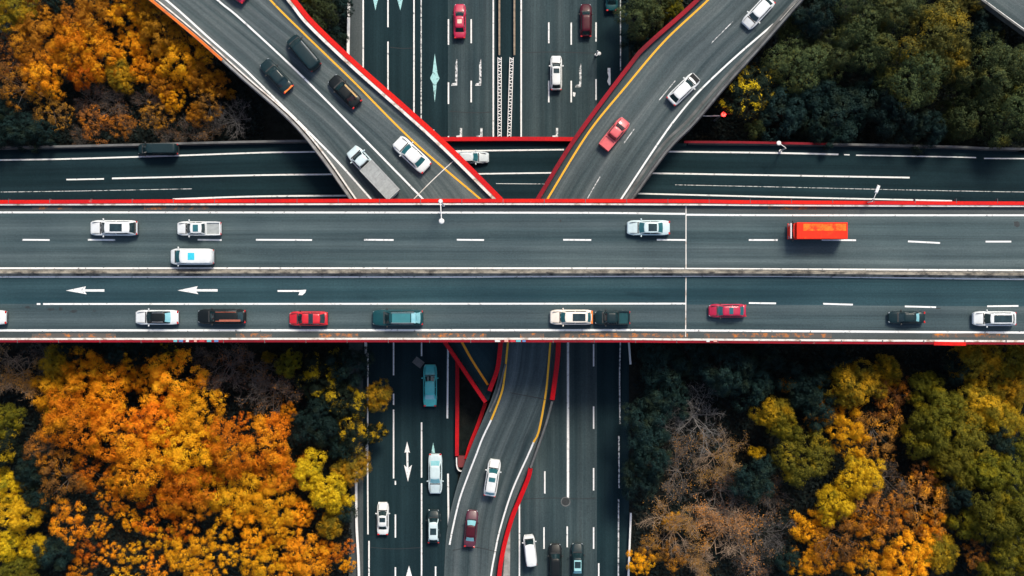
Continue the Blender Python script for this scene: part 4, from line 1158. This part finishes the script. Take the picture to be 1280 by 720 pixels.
# ---- highway below the overpass
car('saloon', 538, 481.5, .02, 90, 52, 17.5, 'teal', 'teal saloon on the dark road just below the overpass', rear_glass=GLASS_P)
car('saloon', 544.5, 591, .02, -90, 50, 17.5, 'pearl', 'pale blue white saloon facing down on the dark road next to the ramp', glass=GLASS_P)
car('suv', 542.5, 656.5, .02, 90, 41, 15.8, 'ink', 'dark car with white roof and sunroof between the lane lines below the pale saloon', roof='pearl', sunroof=(.52, .72, GLASS))
car('saloon', 479.3, 647, .02, 90, 40, 14.8, 'white', 'white saloon with small sunroof in the left lane near the bottom', sunroof=(.44, .58, GLASS))
zq = zr(596)
car('suv', 615.5, 596, zq, ang(-7, 45) + 180, 46, 16.5, 'white', 'white car with pale blue tail on the curved ramp below the overpass', sunroof=(.46, .58, GLASS_T), rear_glass=GLASS_P, glass=GLASS_T, slope=-.02)
car('saloon', 589, 659.5, zr(660), ang(4, -44), 46, 15.5, 'plum', 'maroon saloon with pale windows at the foot of the ramp', glass=GLASS_P, rear_glass=GLASS_P, roof='maroon')
car('van', 662.5, 686, .02, ang(-4, -36), 37.5, 14.5, 'white', 'small white van steering across the lane beside the red barrier', 'van')
car('estate', 694, 702, .02, 90, 47, 15.8, 'black', 'black estate car at the bottom edge right of the small white van')
car('saloon', 721.5, 700, .02, 90, 45, 15.5, 'ink', 'dark saloon with pale framed rear glass at the bottom edge', sunroof=(.48, .66, GLASS), extra=panel('roof_frame', PAINT['aqua'], .44, .74, -.8, .8, -.012), rear_glass=GLASS_P)

# ------------------------------------------------------------------ trees
def leaf_mesh(name, pos, nrm, size, mat, rng, aspect=.95):
    """one leaf shaped quad per point"""
    n = len(pos)
    nrm = nrm / np.linalg.norm(nrm, axis=1, keepdims=True)
    r = rng.normal(size=(n, 3))
    a = np.cross(nrm, r); a /= np.linalg.norm(a, axis=1, keepdims=True) + 1e-9
    b = np.cross(nrm, a)
    s = size[:, None]
    v = np.empty((n, 4, 3))
    v[:, 0] = pos - a * s * .5
    v[:, 1] = pos + b * s * aspect * .5 - a * s * .05 + nrm * s * .08
    v[:, 2] = pos + a * s * .5
    v[:, 3] = pos - b * s * aspect * .5 - a * s * .05 + nrm * s * .08
    me = bpy.data.meshes.new(name)
    me.vertices.add(n * 4); me.vertices.foreach_set('co', v.reshape(-1))
    me.loops.add(n * 4); me.loops.foreach_set('vertex_index', np.arange(n * 4, dtype=np.int32))
    me.polygons.add(n); me.polygons.foreach_set('loop_start', np.arange(0, n * 4, 4, dtype=np.int32))
    me.materials.append(mat)
    me.update(calc_edges=True); me.validate()
    return me

def sph(rng, n, zmin=-1.0):
    z = rng.uniform(zmin, 1, n); p = rng.uniform(0, 2 * np.pi, n); r = np.sqrt(1 - z * z)
    return np.stack([r * np.cos(p), r * np.sin(p), z], 1)

def crown(seed, style, mat):
    """crown of a tree 8 m tall and 4 m in radius; returns leaf mesh and the limb tips"""
    rng = np.random.default_rng(seed)
    P, Nn, Sz, tips = [], [], [], []
    if style == 'broccoli': nl, lr, ns, sr, nk, ls, zs = 16, (1.05, 1.6), 42, (.20, .36), 40, .14, 3.3
    elif style == 'dome':   nl, lr, ns, sr, nk, ls, zs = 10, (1.45, 2.0), 74, (.20, .36), 34, .14, 3.2
    elif style == 'airy':   nl, lr, ns, sr, nk, ls, zs = 25, (.5, 1.15), 22, (.14, .32), 40, .112, 3.0
    elif style == 'sparse': nl, lr, ns, sr, nk, ls, zs = 17, (.45, .9), 16, (.14, .30), 36, .112, 2.6
    elif style == 'wispy':  nl, lr, ns, sr, nk, ls, zs = 34, (.4, .8), 10, (.14, .30), 24, .115, 2.6
    else:                   nl, lr, ns, sr, nk, ls, zs = 21, (.8, 1.3), 30, (.20, .38), 36, .14, 2.9
    ph = rng.uniform(0, 2 * np.pi, 4)
    for i in range(nl):
        d = sph(rng, 1, -.15)[0]
        g = i * 2.399963 + rng.normal() * .25                      # spread round the crown
        z = 1 - (i + .5) / nl * 1.12
        rr = math.sqrt(max(0, 1 - z * z)); d = np.array([rr * math.cos(g), rr * math.sin(g), z])
        a = math.atan2(d[1], d[0])
        wob = 1 + .16 * math.sin(2 * a + ph[0]) + .12 * math.sin(3 * a + ph[1]) + .08 * math.sin(5 * a + ph[2])
        R = rng.uniform(.70, .90) if rng.random() > .18 else rng.uniform(.35, .65)
        c = np.array([d[0] * 4 * R * wob, d[1] * 4 * R * wob, 4.6 + d[2] * zs * R + rng.normal() * .35])
        tips.append(c)
        r = rng.uniform(*lr)
        sd_ = sph(rng, ns, -.45)
        for s in sd_:
            if s[2] < -.1 and rng.random() < .4: continue
            r2 = rng.uniform(*sr)
            c2 = c + s * r * rng.uniform(.82, 1.04) * np.array([1, 1, .9])
            u = sph(rng, nk, -.35)
            P.append(c2 + u * r2 * rng.uniform(.75, 1.15, (nk, 1)) * rng.uniform(.75, 1.3, 3) + rng.normal(size=(nk, 3)) * (rng.random((nk, 1)) < .3) * .17)
            Nn.append(u * .55 + s * .55 + d * .15 + rng.normal(size=(nk, 3)) * .22)
            Sz.append(rng.uniform(.65, 1.25, nk) * ls)
    P, Nn, Sz = np.concatenate(P), np.concatenate(Nn), np.concatenate(Sz)
    return leaf_mesh('crown', P, Nn, Sz, mat, rng), tips

def limbs(seed, tips, mat, k=9, thick=1.0):
    rng = random.Random(seed)
    mb = MB()
    mb.tube([(0, 0, -.1), (.03, .02, .9), (0, .06, 2.4), (.05, 0, 3.6)], [.30 * thick, .22 * thick, .18 * thick, .13 * thick], 8)
    for c in rng.sample(list(tips), min(k, len(tips))):
        z0 = rng.uniform(2.2, 3.5)
        m_ = (c[0] * .45 + rng.uniform(-.2, .2), c[1] * .45 + rng.uniform(-.2, .2), z0 + (c[2] - z0) * .6)
        mb.tube([(0, 0.02, z0), m_, tuple(c)], [.10 * thick, .065 * thick, .03 * thick], 5)
    return mb.mesh('trunk', mat)

def bare_tree(seed, leaf, bark, nleaf, nlimb=9):
    rng = random.Random(seed); nr = np.random.default_rng(seed)
    mb = MB(); tw = []
    mb.tube([(0, 0, -.1), (.05, .03, 1.2), (0, .08, 2.6)], [.26, .2, .15], 8)
    def br(p, d, L, r, lev):
        pts = [p]; q = Vector(p); dd = Vector(d)
        n = 4 if lev < 2 else 3
        for i in range(n):
            dd = (dd + Vector((rng.gauss(0, .2), rng.gauss(0, .2), rng.gauss(.03, .12)))).normalized()
            q = q + dd * (L / n); pts.append(tuple(q))
        mb.tube(pts, [r * (1 - .7 * i / n) for i in range(n + 1)], 5 if lev < 2 else 3)
        if lev == 3: tw.append(pts[-1]); tw.append(pts[1]); return
        for j in range((5, 6, 5)[lev]):
            f = rng.uniform(.3, 1.0); i = min(int(f * n), n - 1)
            s = Vector(pts[i]).lerp(Vector(pts[i+1]), f * n - i)
            side = Vector((rng.gauss(0, 1), rng.gauss(0, 1), rng.gauss(.2, .5)))
            d2 = (dd * .8 + side.normalized() * .9).normalized()
            br(tuple(s), d2, L * rng.uniform(.42, .65), max(r * .5, .011), lev + 1)
    for k in range(nlimb):
        a = k * 2 * math.pi / nlimb + rng.uniform(-.3, .3); up_ = rng.uniform(.25, .9)
        br((0, .05, rng.uniform(1.6, 2.6)), Vector((math.cos(a), math.sin(a), up_)).normalized(), rng.uniform(2.4, 3.4), rng.uniform(.045, .075), 0)
    tr = mb.mesh('trunk', bark)
    if not nleaf: return tr, None
    tw = np.array(tw); idx = nr.integers(0, len(tw), nleaf)
    keep = np.sin(tw[idx, 0] * 1.3 + seed) + np.sin(tw[idx, 1] * 1.1 + seed * 2) > -.5
    P = tw[idx][keep] + nr.normal(size=(int(keep.sum()), 3)) * .16
    N_ = nr.normal(size=P.shape) * .6 + np.array([0, 0, .6])
    return tr, leaf_mesh('crown', P, N_, nr.uniform(.08, .19, len(P)), leaf, nr, .5)

KIND = {  # style, leaf material, bark, variants
 'orange': ('airy', 'orange', 'dark', 4), 'golden': ('airy', 'golden', 'dark', 4), 'rust': ('wispy', 'rust', 'mid', 3),
 'tuft': ('sparse', 'orange', 'dark', 3), 'tuftgold': ('sparse', 'golden', 'dark', 3),
 'yellow': ('broccoli', 'yellow', 'dark', 3), 'bronze': ('airy', 'bronze', 'dark', 3), 'goldlit': ('dome', 'goldlit', 'dark', 2), 'deepolive': ('dome', 'deepolive', 'dark', 3), 'olive': ('broccoli', 'olive', 'dark', 3), 'ochre': ('broccoli', 'ochre', 'dark', 3),
 'green': ('medium', 'green', 'dark', 3), 'speckle': ('medium', 'speckle', 'dark', 3),
}
PROTO = {}
sd0 = 11
for kname, (style, lf, bk, nv) in KIND.items():
    PROTO[kname] = []
    for v in range(nv):
        sd0 += 1
        cm, tips = crown(sd0, style, LEAF[lf])
        PROTO[kname].append((limbs(sd0, tips, BARK[bk], 7, .7), cm))
PROTO['bare'] = [bare_tree(201 + i, LEAF['bare'], BARK['mid'], 1500, 9) for i in range(2)]
PROTO['greybare'] = [bare_tree(221 + i, None, BARK['pale'], 0, 8) for i in range(1)]
PROTO['tanbare'] = [bare_tree(241 + i, LEAF['tanbare'], BARK['tan'], 5000, 9) for i in range(2)]

LOOK = {
 'orange': 'orange leaved autumn tree', 'golden': 'golden leaved autumn tree', 'rust': 'sparse russet brown tree', 'tuft': 'young orange tree with gappy crown',
 'tuftgold': 'young golden tree with gappy crown', 'yellow': 'bright yellow tree with lumpy crown', 'olive': 'olive green tree with lumpy crown', 'deepolive': 'deep green rounded tree', 'bronze': 'golden bronze autumn tree', 'goldlit': 'olive tree with gold light painted into its crown',
 'ochre': 'ochre tree with gold tinted crown', 'green': 'dark bluish green tree', 'speckle': 'dark tree flecked with yellow',
 'bare': 'leafless tree with grey brown twigs', 'greybare': 'leafless tree with long pale branches', 'tanbare': 'tan withered tree with dense twigs'}
# x, y, crown radius (plan pixels), kind
T = {
'lower left grove': ((0, 425, 445, 720), [
 (18, 468, 40, 'tanbare'), (48, 448, 26, 'bare'), (75, 458, 26, 'ochre'), (72, 488, 30, 'golden'), (110, 462, 32, 'orange'), (95, 522, 42, 'orange'), (135, 492, 34, 'orange'), (142, 540, 38, 'orange'),
 (60, 560, 30, 'rust'), (82, 598, 34, 'rust'), (112, 592, 28, 'tuft'), (165, 456, 17, 'tuftgold'), (176, 474, 22, 'golden'), (216, 478, 38, 'golden'), (244, 516, 36, 'golden'), (198, 528, 36, 'orange'), (236, 560, 42, 'golden'),
 (186, 578, 38, 'orange'), (290, 562, 40, 'orange'), (334, 552, 36, 'orange'), (362, 514, 13, 'orange'), (303, 527, 15, 'tuft'), (350, 590, 32, 'orange'), (286, 612, 42, 'golden'), (240, 604, 36, 'orange'), (332, 628, 34, 'golden'),
 (90, 650, 30, 'tuft'), (128, 658, 17, 'tuft'), (150, 600, 22, 'tuft'), (146, 625, 22, 'tuft'), (160, 650, 19, 'tuftgold'), (187, 654, 18, 'tuft'), (186, 622, 22, 'tuft'), (217, 626, 22, 'orange'), (248, 640, 22, 'tuftgold'), (206, 674, 19, 'tuftgold'),
 (174, 688, 18, 'tuftgold'), (137, 692, 17, 'tuftgold'), (108, 690, 20, 'tuft'), (96, 714, 18, 'tuft'), (228, 662, 20, 'tuft'), (238, 692, 26, 'golden'), (199, 706, 20, 'tuftgold'), (276, 668, 22, 'tuftgold'), (302, 644, 22, 'golden'), (282, 695, 22, 'tuftgold'),
 (322, 674, 20, 'golden'), (330, 704, 26, 'golden'), (352, 652, 24, 'golden'), (372, 684, 26, 'golden'), (376, 640, 20, 'golden'), (390, 708, 26, 'golden'), (412, 690, 18, 'orange'), (358, 714, 20, 'golden'), (414, 656, 20, 'ochre'), (435, 704, 10, 'golden'), (438, 682, 10, 'tuft'), (155, 716, 16, 'tuftgold'), (262, 716, 18, 'golden'),
 (8, 608, 24, 'yellow'), (32, 640, 25, 'yellow'), (14, 676, 24, 'yellow'), (46, 682, 16, 'yellow'), (22, 710, 22, 'olive'), (4, 560, 30, 'speckle'), (12, 525, 24, 'olive'), (45, 590, 24, 'green'), (72, 690, 26, 'green'), (58, 620, 20, 'green'), (40, 716, 18, 'olive'),
 (398, 472, 34, 'speckle'), (432, 500, 32, 'speckle'), (444, 540, 24, 'speckle'), (472, 494, 21, 'ochre'), (398, 528, 32, 'green'), (388, 586, 24, 'yellow'), (414, 612, 26, 'yellow'), (438, 586, 26, 'ochre'), (424, 632, 16, 'yellow'), (442, 458, 30, 'green'), (364, 455, 18, 'olive'), (335, 447, 10, 'ochre'),
 (282, 458, 38, 'bare'), (336, 488, 42, 'bare'), (312, 462, 34, 'bare'), (150, 440, 22, 'green'), (212, 446, 20, 'speckle'), (180, 446, 18, 'green'), (428, 560, 20, 'green'), (432, 640, 16, 'green'), (252, 446, 18, 'bare'), (100, 436, 20, 'green'), (470, 540, 16, 'speckle')]),
'upper left grove': ((0, 0, 320, 185), [
 (18, 14, 30, 'ochre'), (46, 44, 34, 'golden'), (14, 74, 30, 'rust'), (52, 70, 30, 'golden'), (28, 108, 34, 'rust'), (62, 98, 26, 'golden'), (84, 86, 18, 'bare'), (60, 138, 28, 'rust'), (88, 26, 26, 'golden'), (96, 60, 30, 'orange'), (128, 18, 32, 'golden'), (126, 64, 32, 'orange'), (164, 8, 28, 'golden'), (110, 94, 24, 'orange'), (150, 94, 22, 'ochre'), (170, 54, 26, 'golden'), (206, 44, 32, 'golden'), (184, 88, 22, 'golden'), (230, 74, 32, 'golden'), (207, 106, 20, 'golden'), (252, 94, 24, 'golden'), (272, 106, 17, 'golden'), (192, 18, 24, 'golden'),
 (218, 126, 15, 'golden'), (194, 146, 22, 'rust'), (160, 160, 18, 'rust'), (122, 156, 24, 'rust'), (96, 172, 18, 'bare'), (106, 122, 26, 'bare'), (140, 128, 26, 'bare'), (247, 146, 14, 'golden'), (230, 164, 22, 'bare'), (288, 118, 8, 'golden'), (290, 146, 30, 'greybare'), (8, 168, 28, 'green'), (36, 168, 28, 'green'), (4, 140, 20, 'green'), (262, 160, 24, 'bare'), (262, 130, 22, 'rust'), (178, 122, 22, 'bare'), (60, 170, 20, 'green'), (70, 8, 20, 'green'), (205, 168, 18, 'bare'), (50, 5, 18, 'golden')]),
'dark shrubbery between the left ramp and the highway': ((380, 0, 440, 80), [(402, 18, 26, 'deepolive'), (418, 50, 20, 'green'), (392, -6, 22, 'olive'), (430, 8, 14, 'green'), (428, 80, 12, 'green')]),
'dark shrubbery left of the right ramp': ((775, 0, 860, 90), [(800, 26, 30, 'deepolive'), (820, -2, 24, 'deepolive'), (790, 50, 17, 'green'), (838, 12, 18, 'olive'), (786, 4, 16, 'green')]),
'upper right wood': ((880, 0, 1280, 190), [
 (930, 118, 38, 'speckle'), (996, 82, 42, 'deepolive'), (1036, 72, 30, 'deepolive'), (1012, 22, 42, 'green'), (1064, 16, 40, 'deepolive'), (1078, 62, 42, 'deepolive'), (1104, 26, 36, 'deepolive'), (1158, 52, 48, 'goldlit'), (1134, 102, 46, 'deepolive'), (1176, 84, 32, 'goldlit'), (1132, 0, 32, 'deepolive'), (1190, 14, 24, 'goldlit'), (1219, 40, 30, 'green'), (1228, 92, 42, 'deepolive'), (1266, 88, 38, 'deepolive'), (1216, 138, 42, 'deepolive'), (1254, 146, 40, 'deepolive'), (1192, 154, 28, 'deepolive'), (1050, 142, 46, 'green'), (980, 142, 36, 'green'), (1108, 148, 34, 'green'), (942, 163, 13, 'deepolive'), (984, 34, 18, 'deepolive'), (1278, 172, 20, 'green'), (1244, 42, 11, 'goldlit'), (1152, 166, 26, 'green'), (1014, 122, 28, 'green'), (1022, 166, 22, 'green'), (1282, 122, 26, 'deepolive'), (1088, 102, 28, 'green'), (900, 95, 14, 'green')]),
'lower right wood': ((785, 430, 1280, 720), [
 (830, 462, 38, 'green'), (902, 462, 42, 'green'), (806, 536, 34, 'green'), (862, 442, 28, 'green'), (940, 478, 34, 'green'), (1004, 482, 36, 'green'), (1022, 506, 28, 'green'), (800, 600, 32, 'green'), (1040, 448, 20, 'green'), (830, 500, 30, 'green'), (812, 570, 30, 'green'), (940, 600, 30, 'green'), (960, 450, 24, 'green'),
 (872, 524, 52, 'greybare'), (850, 592, 44, 'bare'), (896, 574, 38, 'tanbare'), (908, 668, 56, 'tanbare'), (846, 668, 42, 'tanbare'), (954, 672, 42, 'bare'), (906, 618, 40, 'bare'), (842, 694, 22, 'rust'), (800, 702, 18, 'golden'), (840, 652, 13, 'golden'), (880, 706, 30, 'tanbare'), (965, 620, 26, 'bare'), (812, 690, 20, 'rust'), (940, 712, 26, 'bare'), (985, 700, 22, 'green'),
 (966, 517, 28, 'ochre'), (1002, 572, 40, 'olive'), (976, 532, 22, 'olive'), (946, 566, 10, 'yellow'), (982, 480, 10, 'golden'), (1016, 530, 14, 'rust'),
 (1062, 482, 34, 'ochre'), (1110, 464, 22, 'ochre'), (1112, 496, 32, 'rust'), (1040, 508, 20, 'golden'), (1056, 540, 30, 'golden'), (1098, 540, 36, 'rust'), (1068, 592, 30, 'yellow'), (1040, 626, 26, 'yellow'), (1092, 640, 42, 'rust'), (1046, 672, 40, 'rust'), (1110, 600, 36, 'bare'), (1152, 632, 38, 'rust'), (1132, 692, 36, 'golden'), (1172, 690, 30, 'ochre'), (1090, 702, 32, 'golden'), (1012, 660, 24, 'golden'), (1004, 704, 22, 'golden'), (1075, 655, 22, 'tuft'), (1120, 640, 22, 'tuft'), (1155, 600, 22, 'rust'), (1030, 700, 22, 'tuft'),
 (1152, 482, 25, 'olive'), (1170, 512, 34, 'olive'), (1150, 540, 34, 'olive'), (1216, 502, 40, 'ochre'), (1252, 522, 32, 'ochre'), (1200, 548, 34, 'olive'), (1216, 448, 32, 'ochre'), (1206, 438, 18, 'yellow'), (1262, 448, 36, 'ochre'), (1268, 484, 32, 'ochre'), (1188, 458, 22, 'green'), (1200, 590, 24, 'olive'), (1180, 574, 24, 'olive'), (1228, 586, 30, 'olive'), (1266, 602, 36, 'olive'), (1236, 642, 36, 'olive'), (1204, 652, 24, 'olive'), (1266, 652, 32, 'olive'), (1252, 692, 32, 'olive'), (1216, 692, 20, 'rust'), (1284, 706, 26, 'olive'), (1176, 612, 14, 'ochre'), (1250, 560, 28, 'green'), (1190, 620, 22, 'green'), (1225, 715, 20, 'olive'), (1160, 655, 22, 'tuft'), (1284, 560, 26, 'olive')]),
}
SIDE = {'lower left grove': 'of the grove at lower left', 'upper left grove': 'of the grove at upper left',
 'dark shrubbery between the left ramp and the highway': 'between the left ramp and highway', 'dark shrubbery left of the right ramp': 'left of the right ramp',
 'upper right wood': 'of the wood at upper right', 'lower right wood': 'of the wood at lower right'}
TREE_NAME = {'bare': 'bare_tree', 'greybare': 'bare_tree', 'tanbare': 'withered_tree', 'green': 'evergreen_tree', 'olive': 'evergreen_tree', 'deepolive': 'evergreen_tree', 'goldlit': 'evergreen_tree', 'speckle': 'evergreen_tree', 'ochre': 'broadleaf_tree'}
rt = random.Random(3)
cnt = {}
placed = []
for grove, ((gx0, gy0, gx1, gy1), rows) in T.items():
    for (x, y, r, kname) in rows:
        if grove == 'upper left grove' and kname == 'golden' and (x * 7 + y * 3) % 4: kname = 'bronze'
        h = min(9.5, max(2.2, 3.2 + r * .15))
        zc = h * .62
        k = (CAM_H - zc) / FPX
        p = at(x, y, zc); p.z = 0
        i = cnt.get(kname, 0); cnt[kname] = i + 1
        tr, cm = PROTO[kname][i % len(PROTO[kname])]
        placed.append((grove, gx0, gy0, gx1, gy1, x, y, r, kname, h, p, tr, cm, k))
# one label per tree: what it looks like, its size, and which part of the grove it stands in
def cell(pl):
    _, gx0, gy0, gx1, gy1, x, y, *_r = pl
    nx = 5 if gx1 - gx0 > 200 else 1
    ny = 4 if gy1 - gy0 > 200 else (3 if gx1 - gx0 > 200 else 2)
    cx = min(max(int((x - gx0) / (gx1 - gx0) * nx), 0), nx - 1); cy = min(max(int((y - gy0) / (gy1 - gy0) * ny), 0), ny - 1)
    xs = {5: ['far left', 'left', 'middle', 'right', 'far right'], 1: ['']}[nx]
    ys = {4: ['top', 'upper', 'lower', 'bottom'], 3: ['top', 'middle', 'bottom'], 2: ['upper', 'lower']}[ny]
    return (ys[cy] + ' ' + xs[cx]).strip()
def size_word(r): return 'small' if r < 19 else ('large' if r >= 34 else '')
for pl in placed:
    grove, gx0, gy0, gx1, gy1, x, y, r, kname, h, p, tr, cm, k = pl
    lab = ' '.join((size_word(r) + ' ' + LOOK[kname] + ', ' + cell(pl) + ' ' + SIDE[grove]).split())
    t = tag(empty(TREE_NAME.get(kname, 'autumn_tree'), p, rt.uniform(0, 2 * math.pi)), lab, 'tree', 'trees of the ' + grove)
    s = r * k / 3.95 * (.84 if kname in ('deepolive', 'goldlit') else .90 if kname in ('olive', 'yellow', 'ochre', 'green', 'speckle', 'deepolive', 'goldlit') else 1.0) * rt.uniform(.94, 1.06)
    h *= rt.uniform(.78, 1.22) * (1.12 if kname in ('olive', 'deepolive', 'goldlit', 'green') else 1.0)
    t.scale = (s, s, h / 7.6)
    link_mesh('trunk', tr, t)
    if cm is not None: link_mesh('crown', cm, t)

# ------------------------------------------------------------------ undergrowth: low dark leaves over the soil
rng = np.random.default_rng(5)
P, N_, Sz = [], [], []
for (x0, y0, x1, y1, n) in ((-40, -30, 330, 178, 16000), (-40, 432, 440, 740, 26000), (850, -30, 1320, 182, 17000), (792, 432, 1320, 740, 26000), (365, -30, 436, 80, 2500), (790, -30, 870, 70, 2500)):
    xs, ys = rng.uniform(x0, x1, n), rng.uniform(y0, y1, n)
    kx = CAM_H / FPX
    wx, wy = (xs - 640) * kx, (360 - ys) * kx
    hh = .25 + .8 * np.clip(np.sin(wx * .9 + np.sin(wy * .7) * 2) * np.sin(wy * 1.1 + np.sin(wx * .5) * 2) + .2, 0, 1) * rng.uniform(.2, 1, n)
    P.append(np.stack([wx, wy, hh], 1)); N_.append(rng.normal(size=(n, 3)) * .55 + np.array([0, 0, .8])); Sz.append(rng.uniform(.16, .42, n))
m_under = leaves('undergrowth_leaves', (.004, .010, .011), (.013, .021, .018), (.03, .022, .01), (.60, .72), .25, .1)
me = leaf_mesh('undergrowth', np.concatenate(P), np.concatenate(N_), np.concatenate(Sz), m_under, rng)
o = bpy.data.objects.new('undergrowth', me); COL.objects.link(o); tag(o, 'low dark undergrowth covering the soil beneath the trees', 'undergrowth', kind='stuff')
